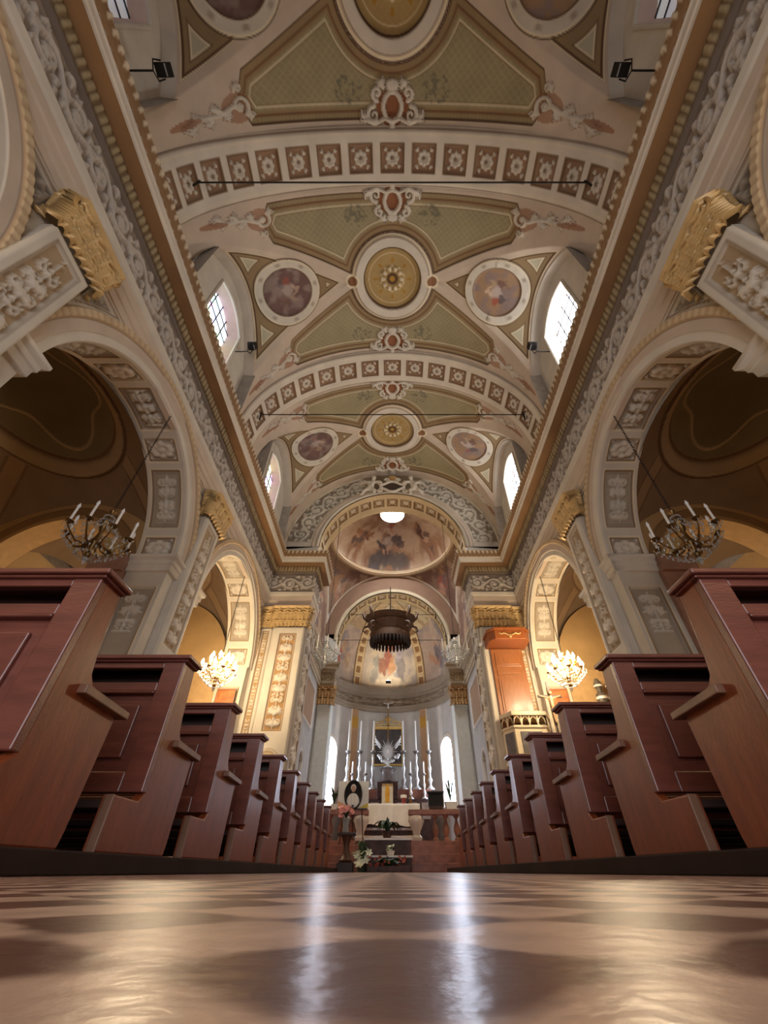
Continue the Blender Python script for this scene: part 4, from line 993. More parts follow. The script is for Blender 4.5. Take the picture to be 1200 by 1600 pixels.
# ------------------------------------------------------------------ chandeliers
def octa(mb, c, r, h):
    x, y, z = c
    mb.add([(x+r, y, z), (x, y+r, z), (x-r, y, z), (x, y-r, z), (x, y, z+h), (x, y, z-h)],
           [(0, 1, 4), (1, 2, 4), (2, 3, 4), (3, 0, 4), (1, 0, 5), (2, 1, 5), (3, 2, 5), (0, 3, 5)])
def make_chandelier(lit, na=8, R0=.47, up=3.0, metal=BRASS, dense=1.0, candle=.24):
    root = empty('chandelier'); rnd = random.Random(5)
    MB().lathe([(.01, -.42), (.04, -.40), (.06, -.34), (.02, -.28), (.05, -.2), (.09, -.12), (.05, -.02), (.03, .1), (.07, .2), (.1, .3), (.04, .38), (.03, .5), (.06, .56), (.02, .62)], n=14).build('stem', metal, root, True)
    ch = MB(); n = int(up/.07)
    for k in range(n):
        z = .62+.07*k; t = np.linspace(0, 2*PI, 9)[:-1]
        ch.tube([(.018*math.cos(a)*(k % 2 == 0), .018*math.cos(a)*(k % 2), z+.035+.045*math.sin(a)) for a in t], .006, 4, True)
    ch.build('chain', IRON, root)
    for k in range(na):
        a = 2*PI*k/na+.2; ca, sa = math.cos(a), math.sin(a); R = R0; zt = 0.0; bs = 1.0
        if lit: R = R0 if k % 2 else R0*.62; zt = 0 if k % 2 else .22; bs = 1.5
        pts = [(q*ca, q*sa, z) for q, z in ((.04, -.08), (.14, -.20), (.26, -.22), (.38, -.12), (R-.01, -.04), (R, .0))]
        if zt: pts = [(q*ca, q*sa, z) for q, z in ((.03, .15), (.12, .08), (.22, .12), (R, .22))]
        ar = MB().tube(pts, [.016, .018, .016, .014, .012, .012][:len(pts)], 7).build('arm', metal, root, True)
        MB().lathe([(.01, -.02), (.05, .0), (.075, .03), (.07, .035), (.03, .02), (.028, .05)], (R*ca, R*sa, zt), 12).build('drip_pan', metal, ar, True)
        MB().lathe([(.019, .04), (.019, candle)], (R*ca, R*sa, zt), 10).build('candle', WAX, ar, True)
        MB().lathe([(.010*bs, candle), (.026*bs, candle+.03*bs), (.024*bs, candle+.055*bs), (.003, candle+.11*bs)], (R*ca, R*sa, zt), 10).build('bulb', BULB if lit else BULBO, ar, True)
    cr = MB(); R = R0
    for k in range(int(18*dense)):
        a = 2*PI*k/int(18*dense)
        for i in range(7):
            t = i/6; r = .08+(.36)*t**1.5; z = .42-.46*t+.05*math.sin(PI*t)*-1
            octa(cr, (r*math.cos(a), r*math.sin(a), z), .017, .026)
        for i in range(6):
            t = i/5; r = .44*(1-t)**.7+.03; z = -.10-.33*t
            octa(cr, (r*math.cos(a), r*math.sin(a), z), .02, .032)
    for k in range(na):
        a = 2*PI*k/na+.2
        for j in range(5):
            b = 2*PI*j/5; octa(cr, (R*math.cos(a)+.06*math.cos(b), R*math.sin(a)+.06*math.sin(b), -.04), .012, .035)
    octa(cr, (0, 0, -.48), .04, .06)
    tag(cr.build('crystal_drops', LCRYS if lit else CRYS, root), kind='stuff')
    return root
OLDB = mat('tarnished_brass', (120, 92, 54), rough=.4, metal=.8, var=.25)
un = make_chandelier(False, up=2.75, metal=OLDB, candle=.30)
un.location = (-4.85, 5.35, 4.15); tag(un, 'unlit brass and crystal chandelier with white candles in the near left arch', 'chandelier', 'unlit chandeliers in the near arches')
u2 = copy_tree(un); u2.location = (4.85, 5.35, 4.15); u2.rotation_euler.z = .4; tag(u2, 'unlit brass and crystal chandelier with white candles in the near right arch')
li = make_chandelier(True, 16, .48, 2.6, BRASS, 1.8, .14)  # extra arms, larger bulbs and denser drops added to swell the glare
li.location = (-5.0, 11.85, 4.30); tag(li, 'brightly lit crystal chandelier in the far left arch', 'chandelier', 'lit chandeliers in the far arches')
l2 = copy_tree(li); l2.location = (5.0, 11.85, 4.30); tag(l2, 'brightly lit crystal chandelier in the far right arch')
for s in (-1, 1):
    for nm, z, e, r in (('chandelier_light', 4.42, 260, .22),):
        p = bpy.data.lights.new(nm, 'POINT'); p.energy = e; p.color = (1.0, .82, .58); p.shadow_soft_size = r
        o = reg(bpy.data.objects.new(nm, p)); o.location = (s*5.0, 11.85, z)
    # unseen warm lamp behind the camera, added to warm the near arches
    p = bpy.data.lights.new('rear_warm_lamp', 'POINT'); p.energy = 130; p.color = (1.0, .72, .40); p.shadow_soft_size = .25
    o = reg(bpy.data.objects.new('rear_warm_lamp', p)); o.location = (s*5.2, -1.3, 4.3)
    # warm votive lamps on the chapel altars, out of sight behind the pews
    p = bpy.data.lights.new('chapel_lamp', 'POINT'); p.energy = 75; p.color = (1.0, .66, .30); p.shadow_soft_size = .15
    o = reg(bpy.data.objects.new('chapel_lamp', p)); o.location = (s*9.3, 5.3, 2.6)
na = make_chandelier(False, 8, .50, 6.0, SILV, 1.6, .42)
na.location = (-2.52, 15.2, 6.25); tag(na, 'silver crystal chandelier hanging left of the altar space', 'chandelier', 'crystal chandeliers under the triumphal arch')
n2 = copy_tree(na); n2.location = (2.40, 15.2, 6.25); tag(n2, 'silver crystal chandelier hanging right of the altar space')

# ------------------------------------------------------------------ tie rods and floodlights
for y, z, x, lab in ((2.1, 12.05, 4.55, 'thin iron tie rod under the nearest coffered rib'), (8.5, 12.0, 4.6, 'thin iron tie rod under the second coffered rib'), (23.3, 12.0, 2.7, 'upper iron tie rod across the chancel arch'), (23.3, 10.35, 3.25, 'lower iron tie rod across the chancel arch')):
    mb = MB().tube([(-x, y, z), (x, y, z)], .018, 8)
    o = tag(mb.build('tie_rod', IRON), lab, 'tie rod', 'iron tie rods')
    for k in (-1, 1): MB().tube([(k*(x-.02), y, z-.28), (k*(x-.02), y, z+.28)], .028, 8).build('anchor', IRON, o)
def floodlight(loc, rz, lab):
    t = thing('floodlight', lab, 'floodlight', loc, rz, 'floodlights on the cornice')
    MB().prism([(-.11, -.08), (.11, -.08), (.15, .1), (-.15, .1)], -.1, .1, 'x').build('housing', IRON, t, bevel=.01)
    MB().box(-.085, .085, -.10, -.08, -.10, .10).build('lens', mat('lamp_glass', (150, 150, 150), rough=.1), t)
    MB().tube([(-.12, 0, 0), (-.14, .05, -.2), (0, .06, -.32), (.14, .05, -.2), (.12, 0, 0)], .014, 6).build('bracket', IRON, t)
    MB().tube([(0, .06, -.32), (0, .25, -.34), (0, .5, -.34)], .016, 6).build('arm', IRON, t)
floodlight((-4.42, 6.25, 12.45), PI/2, 'black floodlight beside the first left clerestory window')
floodlight((4.42, 6.25, 12.45), -PI/2, 'black floodlight beside the first right clerestory window')
floodlight((-4.3, .30, 11.3), PI/2, 'black floodlight above the near end of the left cornice')
floodlight((4.3, .30, 11.3), -PI/2, 'black floodlight above the near end of the right cornice')

# ------------------------------------------------------------------ pulpit on the right pier
t = thing('pulpit', 'wooden backed pulpit with pale marble parapet on the right pier', 'pulpit', (0, 14.40, 0))
MB().box(3.50, 4.62, -.14, 0.0, 3.3, 6.0).build('back_panel', PULP, t, bevel=.01)
mb = MB()
for a, b in ((3.62, 4.50), ):
    for z0, z1 in ((3.55, 4.95), (5.08, 5.25), (5.38, 5.85)):
        mb.box(a, b, -.17, -.14, z0, z1); mb.box(a+.07, b-.07, -.185, -.17, z0+.06, z1-.06)
mb.build('raised_panel', PULP, t, bevel=.012)
sb = MB().prism([(3.36, 0), (3.36, -.75), (3.55, -.98), (4.57, -.98), (4.76, -.75), (4.76, 0)], 6.02, 6.34, 'z').prism([(3.30, 0), (3.30, -.78), (3.52, -1.05), (4.60, -1.05), (4.82, -.78), (4.82, 0)], 6.34, 6.42, 'z').build('sounding_board', mat('sounding_board_wood', (150, 82, 38), rough=.4, var=.15), t, bevel=.01)
g = MB()
for k in (-1, 1):
    g.tube([(4.06+k*q, -1.0, 6.18+z) for q, z in ((0, -.06), (.1, -.01), (.2, .04), (.3, .0), (.38, .05))], .025, 6)
g.ball((4.06, -1.0, 6.12), (.06, .03, .08)); g.build('gilt_garland', GILD, sb, True)
pol = [(3.5, 0), (3.42, -.45), (3.66, -.92), (4.62, -.92), (4.86, -.45), (4.8, 0)]
PMAR = mat('pulpit_marble', (226, 206, 170), rough=.35, var=.1, scale=5)
bd = MB().prism(pol, 2.45, 3.25, 'z'); bd.build('body', PMAR, t)
mb = MB(); grow = lambda d: [(4.14+(x-4.14)*(1+d), y*(1+d)) for x, y in pol]
MB().prism(grow(.10), 3.58, 3.70, 'z').build('rail', PMAR, t, bevel=.012); MB().prism(grow(.05), 3.25, 3.32, 'z').build('parapet_base', PMAR, t, bevel=.012); MB().prism(grow(.06), 2.33, 2.45, 'z').build('floor_molding', PMAR, t, bevel=.012); MB().prism(grow(-.2), 2.1, 2.33, 'z').build('corbel', PMAR, t, bevel=.012); MB().prism(grow(-.5), 1.6, 2.1, 'z').build('corbel', PMAR, t, bevel=.012)
arc = MB()
q5 = grow(.03)
for a, b in zip(q5[:-1], q5[1:]):
    n = max(2, int(round(math.hypot(b[0]-a[0], b[1]-a[1])/.24)))
    for k in range(n+1):
        x, y = a[0]+(b[0]-a[0])*k/n, a[1]+(b[1]-a[1])*k/n; arc.box(x-.02, x+.02, y-.02, y+.02, 3.3, 3.58)
        if k < n:
            x2, y2 = a[0]+(b[0]-a[0])*(k+1)/n, a[1]+(b[1]-a[1])*(k+1)/n; xm, ym = (x+x2)/2, (y+y2)/2
            arc.tube([(x, y, 3.34), (x*.75+xm*.25, y*.75+ym*.25, 3.48), (xm, ym, 3.57), (x2*.75+xm*.25, y2*.75+ym*.25, 3.48), (x2, y2, 3.34)], .022, 6)
arc.build('pointed_arcade', PMAR, t)
mb = MB(); mb.box(3.82, 4.46, -.945, -.92, 2.6, 3.15)
mb.prism([(3.455, -.52), (3.63, -.87), (3.61, -.88), (3.435, -.53)], 2.6, 3.15, 'z'); mb.prism([(4.825, -.52), (4.65, -.87), (4.67, -.88), (4.845, -.53)], 2.6, 3.15, 'z')
mb.build('inlay_panel', mat('grey_marble', (112, 104, 100), rough=.3, var=.3, scale=8), t)
# crucifix beside the pulpit
t = thing('processional_crucifix', 'tall dark processional crucifix with pale figure beside the pulpit', 'crucifix', (4.78, 13.05, 0))
MB().tube([(0, 0, .07), (0, 0, 3.2)], .022, 8).build('pole', WOODD, t)
MB().box(-.035, .035, -.02, .02, 3.2, 4.45).box(-.36, .36, -.02, .02, 3.98, 4.05).build('cross', WOODD, t)
fg = MB().tube([(0, -.05, 3.42), (.015, -.06, 3.6), (0, -.05, 3.76), (0, -.05, 3.95), (0, -.05, 4.02)], [.025, .045, .055, .075, .03], 8).ball((0.01, -.07, 4.10), (.045, .05, .06))
for k in (-1, 1): fg.tube([(k*.06, -.05, 3.95), (k*.18, -.05, 3.98), (k*.31, -.04, 4.02)], [.025, .02, .016], 6); fg.tube([(k*.03, -.05, 3.66), (k*.03, -.09, 3.5), (k*.012, -.05, 3.36), (0, -.06, 3.28)], [.035, .03, .022, .018], 6)
fg.build('figure', mat('painted_corpus', (206, 160, 116), rough=.5, var=.08), t, True)
MB().box(-.28, .28, -.2, .2, .07, .13).build('base', WOODD, t)

# ------------------------------------------------------------------ canopy hanging before the apse
t = thing('hanging_canopy', 'dark carved wooden canopy with scalloped fringe hanging before the apse', 'canopy', (-.12, 22.4, 0))
CWOOD = mat('canopy_wood', (104, 76, 54), rough=.5, var=.3, scale=6, bump=.4, bscale=18)
def ov(r, n=48, k=.2): return [(1.25*r*math.cos(a)*(1+k*.22*abs(math.cos(2*a))), .95*r*math.sin(a)*(1+k*.22*abs(math.cos(2*a)))) for a in np.linspace(0, 2*PI, n+1)[:-1]]
vs = []; fs = []; prof = [(.86, 9.95), (.90, 10.25), (.84, 10.45), (1.0, 10.75), (1.02, 10.9), (.92, 11.0), (1.12, 11.2), (1.15, 11.3), (.6, 11.45), (.1, 11.55)]
for r, z in prof: vs += [(x, y, z) for x, y in ov(r)]
n = 48; fs = [(i*n+k, i*n+(k+1) % n, (i+1)*n+(k+1) % n, (i+1)*n+k) for i in range(len(prof)-1) for k in range(n)]
MB().add(vs, fs).build('drum', CWOOD, t, True)
mb = MB()
for k, a in enumerate(np.linspace(0, 2*PI, 33)[:-1]):
    x, y = 1.25*.88*math.cos(a), .95*.88*math.sin(a); mb.lathe([(.075, 9.98), (.085, 9.8), (.06, 9.65), (.01, 9.56)], (x, y, 0), 8, sx=1, sy=1)
mb.build('fringe', mat('canopy_fringe', (58, 40, 28), rough=.6, var=.2), t, True)
mb = MB()
for a in (PI/4, 3*PI/4, 5*PI/4, 7*PI/4, 0, PI):
    x, y = 1.45*math.cos(a), 1.1*math.sin(a)
    mb.tube([(x*.9, y*.9, 11.1), (x*1.05, y*1.05, 11.3), (x*1.12, y*1.12, 11.6), (x*1.0, y*1.0, 11.75)], [.12, .1, .07, .02], 8)
    mb.tube([(x*.85, y*.85, 10.8), (x*1.05, y*1.05, 10.7), (x*1.1, y*1.1, 10.5), (x, y, 10.4), (x*.93, y*.93, 10.5)], [.07, .06, .05, .04, .03], 8)
mb.build('carved_finial', CWOOD, t, True)
MB().tube([(0, 0, 11.5), (0, 0, 13.4)], .03, 8).build('rod', IRON, t)
MB().lathe([(.01, 10.3), (1.0, 10.3)], n=32, sx=1.05, sy=.8).build('inner_ceiling', CWOOD, t)
# ------------------------------------------------------------------ altar rail
def balustrade(x0, x1, end_x, lab):
    t = thing('balustrade', lab, 'balustrade', (0, 13.35, .5))
    MB().box(x0, x1, -.16, .16, .62, .74).build('rail', MARBR, t, bevel=.02)
    MB().box(x0, x1, -.15, .15, 0, .10).build('plinth', MARBR, t, bevel=.015)
    n = int((x1-x0)/.27)
    for k in range(n):
        x = x0+(k+.5)*(x1-x0)/n
        if abs(x-end_x) < .22: continue
        MB().lathe([(.07, .10), (.07, .14), (.04, .17), (.085, .30), (.075, .38), (.035, .50), (.03, .55), (.07, .59), (.07, .62)], (x, 0, 0), 12).build('baluster', MARBR, t, True)
    MB().lathe([(.14, .10), (.15, .16), (.09, .22), (.11, .30), (.21, .50), (.20, .58), (.17, .62)], (end_x, -.02, 0), 14, sy=.8).build('end_pedestal', MARBW, t, True)
balustrade(.42, 4.3, .62, 'red marble altar rail with balusters on the right of the altar')
balustrade(-4.3, -.62, -.82, 'red marble altar rail with balusters on the left of the altar')

# ------------------------------------------------------------------ altar table and what stands on it
AX, AY = -.11, 15.2
t = thing('altar_table', 'dark marble altar table behind the altar rail', 'altar', (AX, AY, .5))
MB().box(-.95, .95, -.45, .45, .90, 1.0).build('table_top', MARBD, t, bevel=.015)
MB().box(-.80, .80, -.32, .32, .12, .90).build('base', MARBD, t, bevel=.02)
mb = MB()
for z in (.22, .40): mb.box(-.82, .82, -.345, .345, z, z+.07)
mb.build('pale_molding', MARBW, t, bevel=.02)
MB().box(-1.0, 1.0, -.5, .5, 0, .12).build('footing', MARBR, t, bevel=.01)
u = np.linspace(-.92, .92, 120); prof = [(.47, .55), (.47, 1.0), (.45, 1.015), (-.455, 1.015), (-.475, 1.0)]+[(-.48, z) for z in np.linspace(.96, .50, 14)]
P = np.zeros((len(prof), len(u), 3))
for i, (y, z) in enumerate(prof):
    k = max(0, (1.0-z)/.5) if y < 0 else 0
    P[i, :, 0] = u*(1-.0*k); P[i, :, 1] = y-k*.035*(1+np.sin(u*17+.6*np.sin(u*5))); P[i, :, 2] = z+(.03*np.sin(u*9)*k if k else 0)
P += np.array([AX, AY, .505])
tag(grid_mesh('altar_cloth', P, LINEN), 'white altar cloth hanging in folds over the altar table', 'cloth')
# icon
t = thing('icon_picture', 'small pale icon with a golden figure standing on the altar cloth', 'picture', (-.15, 14.95, 1.522))
MB().box(-.17, .17, -.02, .02, 0, .45).build('panel', mat('pale_frame', (206, 200, 184), rough=.5), t, bevel=.006)
MB().lathe([(.001, .30), (.035, .28), (.075, .1), (.06, -.12), (.09, -.15), (.001, -.16)], (0, -.02, .2), 12, sy=.15).ball((0, -.024, .37), (.035, .008, .042)).build('golden_figure', mat('golden_paint', (214, 160, 44), rough=.5, var=.2), t, True)
def candle_stand(lab, loc, h, wax, r=.05, m=SILV, group=None, name='candlestick', cl=None, cg=None, wr=.03):
    t = thing(name, lab, 'candlestick', loc, 0, group)
    MB().lathe([(r*2.6, 0), (r*2.7, h*.03), (r*1.5, h*.07), (r*1.0, h*.11)], n=14).build('base', m, t, True)
    MB().lathe([(r*.6, h*.11), (r*.9, h*.16), (r*1.6, h*.24), (r*.7, h*.32), (r*.5, h*.40), (r*.9, h*.46), (r*1.25, h*.54), (r*.6, h*.62), (r*.45, h*.74), (r*.9, h*.82), (r*.5, h*.86), (r*.5, h*.90)], n=14).build('shaft', m, t, True)
    MB().lathe([(r*.5, h*.90), (r*2.0, h*.96), (r*2.2, h*.985), (r*.8, h)], n=14).build('drip_pan', mat('tarnished_silver', (120, 112, 104), rough=.35, metal=.7, var=.2), t, True)
    tag(MB().lathe([(wr, 0), (wr, wax-.02), (wr*.5, wax), (.004, wax+.02)], (loc[0], loc[1], loc[2]+h), 10).build('altar_candle', WAX, None, True), cl, 'candle', cg)
    return t
candle_stand('low candlestick at the right end of the white altar cloth', (.55, 15.0, 1.522), .22, .26, .035, BRASS, None, 'candlestick', 'thin white candle at the right end of the altar cloth', None, .018)
t = thing('sanctuary_lamp', 'small red glass lamp with white rim on the altar cloth', 'lamp', (.34, 15.0, 1.522))
MB().lathe([(.07, 0), (.08, .02), (.05, .06), (.07, .12), (.09, .16)], n=14).build('holder', mat('red_glass', (150, 48, 34), rough=.15, var=.1), t, True); MB().lathe([(.09, .16), (.095, .22), (.08, .24)], n=14).build('rim', WAX, t, True)
# black lectern top and white planter on the altar rail
t = thing('lectern', 'black boxy lectern standing on the altar rail', 'lectern', (1.16, 13.35, 1.245))
MB().box(-.18, .18, -.13, .13, 0, .07).build('base', MARBD, t, bevel=.008); MB().prism([(-.13, .07), (.13, .07), (.10, .36), (-.05, .38)], -.2, .2, 'x').build('body', BLACK, t, bevel=.01)
MB().prism([(-.10, .37), (.13, .36), (.13, .385), (-.10, .40)], -.23, .23, 'x').build('book_rest', BLACK, t, bevel=.005)
def foliage(n, r, h, seed, wid=.05, arch=.5, up=.3):
    mb = MB(); rd = random.Random(seed)
    for k in range(n):
        a = rd.uniform(0, 2*PI); L = rd.uniform(.6, 1)*r; H = rd.uniform(.5, 1)*h; w = wid*rd.uniform(.6, 1.2)
        c, s_ = math.cos(a), math.sin(a); pts = []
        for i in range(6):
            q = i/5; d = L*q; z = H*(math.sin(q*PI*(.5+arch*.5)))**.9 if q > 0 else 0
            pts.append((d*c, d*s_, z, w*math.sin(PI*(.08+.92*q))**.8*(1 if q < 1 else .1)))
        b = [];
        for x, y, z, ww in pts: b += [(x-s_*ww, y+c*ww, z), (x, y, z-.25*ww), (x+s_*ww, y-c*ww, z)]
        mb.add(b, [(3*i+j, 3*i+j+1, 3*i+j+4, 3*i+j+3) for i in range(5) for j in range(2)])
    return mb
def flower(mb, c, r, seed, npet=6, cup=.5):
    rd = random.Random(seed); ax = Vector((rd.uniform(-.6, .6), rd.uniform(-1, .2), rd.uniform(.1, 1))).normalized(); x = ax.orthogonal().normalized(); y = ax.cross(x)
    for k in range(npet):
        a = 2*PI*k/npet; d = x*math.cos(a)+y*math.sin(a); p = d.cross(ax); C_ = Vector(c)
        pts = []
        for q, w in ((0, .05), (.4, .28), (.75, .25), (1, .03)):
            m_ = C_+d*(r*q)+ax*(r*cup*q*(1-.5*q)); pts += [m_+p*(r*w), m_-p*(r*w)]
        mb.add(pts, [(2*i, 2*i+1, 2*i+3, 2*i+2) for i in range(3)])
    mb.ball(tuple(Vector(c)+ax*r*.12), r*.16, 6, 4)
def plant(name, lab, cat, loc, pot, fol, flowers=None, fm=PETW, potm=WAX, group=None):
    t = thing(name, lab, cat, loc, 0, group)
    if pot: MB().lathe([(pot[0]*.75, 0), (pot[0], pot[1]*.9), (pot[0]*1.06, pot[1]), (pot[0]*.9, pot[1]), (pot[0]*.85, pot[1]*.8)], n=16).build('pot', potm, t, True)
    z = pot[1]*.9 if pot else 0
    f = foliage(*fol); f.v = [(x, y, zz+z) for x, y, zz in f.v]; f.build('leaves', LEAF, t, True)
    if flowers:
        n, r, h0, h1, sz, seed = flowers; rd = random.Random(seed)
        for k in range(n):
            mb = MB(); a = rd.uniform(0, 2*PI); q = r*math.sqrt(rd.random())
            flower(mb, (q*math.cos(a), q*math.sin(a)-.03, rd.uniform(h0, h1)), sz*rd.uniform(.8, 1.2), seed*50+k); mb.build('blossom', fm, t)
    return t
t = thing('planter', 'white square planter with a wispy plant on the altar rail', 'plant', (1.56, 13.35, 1.245))
MB().prism([(-.13, 0), (.13, 0), (.16, .17), (-.16, .17)], -.12, .12, 'y').build('pot', WAX, t, bevel=.01)
f = foliage(16, .22, .55, 3, .018, .2); f.v = [(x, y, z+.15) for x, y, z in f.v]; f.build('leaves', LEAF, t, True)
plant('potted_plant', 'dark bushy plant in a white pot at the left end of the altar rail', 'plant', (-1.55, 13.35, 1.245), (.09, .12), (26, .2, .42, 8, .03, .3))
# plants and flowers on the steps and floor before the altar
t = thing('marble_plinth', 'dark stepped marble plinth with pale moldings before the altar steps', 'plinth', (-.10, 11.5, 0))
MB().box(-.50, .52, 0, .58, 0, .27).build('lower_tier', MARBD, t, bevel=.012); MB().box(-.50, .52, .26, .58, .27, .57).build('upper_tier', MARBD, t, bevel=.012)
MB().box(-.53, .55, -.03, .58, .235, .275).build('pale_molding', MARBW, t, bevel=.012); MB().box(-.53, .55, .23, .58, .54, .58).build('pale_molding', MARBW, t, bevel=.012)
t = plant('fern', 'dark fern with arching leaves in front of the white altar cloth', 'plant', (-.12, 11.93, .582), (.11, .12), (22, .40, .26, 12, .06, .9), potm=MARBD)
MB().prism([(-.03, .1), (.03, .1), (.06, .22), (.05, .34), (.0, .40), (-.04, .3)], -.015, .015, 'y').build('upright_leaf', LEAF, t)
plant('lily_bouquet', 'bunch of white lilies standing on the floor left of the steps', 'flowers', (-.64, 11.3, 0), (.10, .12), (24, .2, .42, 21, .03, .5), (10, .19, .13, .33, .10, 5), PETW, mat('green_pot', (40, 52, 40), rough=.4))
plant('flower_pot', 'small round white flower pot on the lower tier of the marble plinth', 'flowers', (-.04, 11.61, .277), (.09, .08), (10, .10, .08, 4, .03, .5), (14, .09, .09, .17, .045, 9), PETW)
t = thing('flower_trough', 'low trough of red flowers on the floor before the marble plinth', 'flowers', (-.08, 11.3, 0))
MB().box(-.44, .44, -.12, .12, 0, .10).build('trough', MARBD, t, bevel=.01)
f = foliage(50, .12, .14, 31, .02, .6); f.v = [(x*3.2, y, z+.09) for x, y, z in f.v]; f.build('leaves', LEAF, t, True)
rd = random.Random(4)
for k in range(34):
    mb = MB(); flower(mb, (rd.uniform(-.42, .42), rd.uniform(-.14, .05), rd.uniform(.07, .24)), rd.uniform(.03, .055), 300+k, 5); mb.build('blossom', mat('red_petal', (150, 62, 44), rough=.6, var=.3), t)
# pedestal, vase and pink flowers
t = thing('pedestal', 'turned dark wooden pedestal at the end of the left pews', 'pedestal', (-1.02, 11.72, 0))
MB().box(-.17, .17, -.17, .17, 0, .16).build('base', WOODD, t, bevel=.01); MB().lathe([(.13, .16), (.15, .20), (.10, .26), (.06, .42), (.09, .54), (.12, .62)], n=14).build('shaft', mat('pedestal_wood', (84, 50, 36), rough=.4), t, True)
MB().box(-.2, .2, -.18, .18, .62, .67).build('top', WOODD, t, bevel=.012)
t = thing('flower_vase', 'grey vase of pink flowers on the wooden pedestal', 'flowers', (-1.06, 11.72, .672))
MB().lathe([(.06, 0), (.075, .03), (.06, .12), (.085, .24), (.09, .26), (.07, .26)], n=16).build('vase', mat('grey_ceramic', (148, 148, 146), rough=.3), t, True)
f = foliage(18, .16, .2, 17, .022, .5); f.v = [(x, y, z+.24) for x, y, z in f.v]; f.build('leaves', LEAF, t, True)
rd = random.Random(6)
for k in range(22):
    mb = MB(); a = rd.uniform(0, 2*PI); q = .19*math.sqrt(rd.random()); flower(mb, (q*math.cos(a)-.03, q*.6*math.sin(a)-.04, .28+rd.uniform(0, .2)), rd.uniform(.05, .075), 700+k, 7, .7); mb.build('blossom', PETP, t)
# white board on the rail and the oval portrait before it
t = thing('display_board', 'white rectangular board on an easel at the left of the altar rail', 'board', (-1.02, 12.98, .5))
MB().box(-.40, .40, -.012, .012, .74, 1.33).build('board', PAPER, t)
MB().prism([(.16, .745), (.39, .745), (.39, .86)], -.016, -.012, 'y').build('yellow_corner', mat('yellow_print', (226, 206, 84), rough=.6), t)
MB().prism([(-.39, .745), (-.06, .745), (-.39, .90)], -.016, -.012, 'y').build('orange_corner', mat('orange_print', (226, 170, 120), rough=.6), t)
for x in (-.3, .3): MB().tube([(x, .03, 0), (x*.6, .02, 1.25)], .014, 6).build('easel_leg', WOODD, t)
MB().tube([(0, .30, 0), (0, .02, 1.2)], .014, 6).build('easel_leg', WOODD, t); MB().box(-.38, .38, -.03, .03, .71, .738).build('easel_ledge', WOODD, t)
t = thing('oval_portrait', 'black oval frame with a portrait of a person dressed in white', 'picture', (-1.02, 12.90, 1.205))
A = np.linspace(0, 2*PI, 65)
MB().tube([(.215*math.cos(a), 0, .32+.305*math.sin(a)) for a in A[:-1]], .022, 8, True).build('frame', BLACK, t, True)
Ag, Rg = np.meshgrid(A, np.linspace(0, 1, 60)); X, Z = .212*Rg*np.cos(Ag), .30*Rg*np.sin(Ag)
c = full(X.shape, s2l((30, 27, 28)))
X0, Z0 = X, Z; X, Z = X/1.25, (Z-.01)/1.18
bod = np.maximum(np.hypot(X/.128, (Z+.13)/.15), 0); c = mixc(c, s2l((232, 230, 226)), 1-sm(.95, 1.02, bod)); c = mixc(c, s2l((196, 194, 192)), band(np.abs(X), .028, .036, .004)*(1-sm(.9, .95, bod))*(Z < -.02))
hd = np.hypot(X/.05, (Z-.105)/.066); c = mixc(c, s2l((226, 222, 216)), 1-sm(1.0, 1.08, np.hypot(X/.054, (Z-.118)/.066))); c = mixc(c, s2l((206, 170, 150)), 1-sm(.95, 1.02, np.hypot(X/.045, (Z-.098)/.06)))
for k in (-1, 1): c = mixc(c, s2l((86, 66, 58)), 1-sm(.8, 1.1, np.hypot((X-k*.018)/.009, (Z-.105)/.005)))
c = mixc(c, s2l((150, 100, 92)), 1-sm(.8, 1.1, np.hypot(X/.014, (Z-.066)/.004))); c = mixc(c, s2l((180, 140, 124)), 1-sm(.8, 1.1, np.hypot(X/.006, (Z-.088)/.013)))
grid_mesh('portrait', np.stack([X0, 0*X, Z0+.32], -1), FRES, c, None, t)
MB().prism([(-.02, -.02), (.02, -.02), (.03, .1), (-.03, .1)], -.03, .02, 'y').build('foot', BLACK, t)

# ------------------------------------------------------------------ high altar in the apse
HX = -.25
t = thing('high_altar', 'high altar of dark and red marble with stepped ledges in the apse', 'altar', (HX, 26.2, .5))
MB().box(-1.5, 1.5, -1.1, .2, 0, 1.15).build('mensa', MARBW, t, bevel=.02)
MB().box(-2.35, 2.35, -.35, .75, 0, 2.35).build('lower_ledge', MARBD, t, bevel=.02)
MB().box(-2.3, 2.3, -.15, .75, 2.35, 2.80).build('upper_ledge', MARBR, t, bevel=.02)
mb = MB()
for k in range(7): mb.box(-2.2+k*.66, -1.76+k*.66, -.38, -.35, 1.5, 2.2)
for i in range(7): pass
mb.build('inlay', mat('mottled_marble', (150, 128, 110), rough=.3, var=.5, scale=9), t, bevel=.008)
MB().box(-.55, .55, -.5, .4, 2.35, 3.1).build('tabernacle', MARBD, t, bevel=.02); MB().box(-.28, .28, -.53, -.5, 2.5, 3.0).build('tabernacle_door', GILD, t, bevel=.01)
MB().lathe([(.55, 3.1), (.6, 3.18), (.4, 3.3), (.34, 3.6), (.46, 3.72), (.3, 3.8)], n=20, sy=.7).build('throne', mat('throne_marble', (110, 98, 92), rough=.3, var=.3), t, True)
t = thing('monstrance', 'large silver sunburst monstrance on the altar throne', 'monstrance', (HX, 26.2, 4.30))
MB().lathe([(.26, 0), (.24, .05), (.1, .1), (.06, .2), (.1, .28), (.05, .36), (.06, .44)], n=14).build('foot', SILV, t, True)
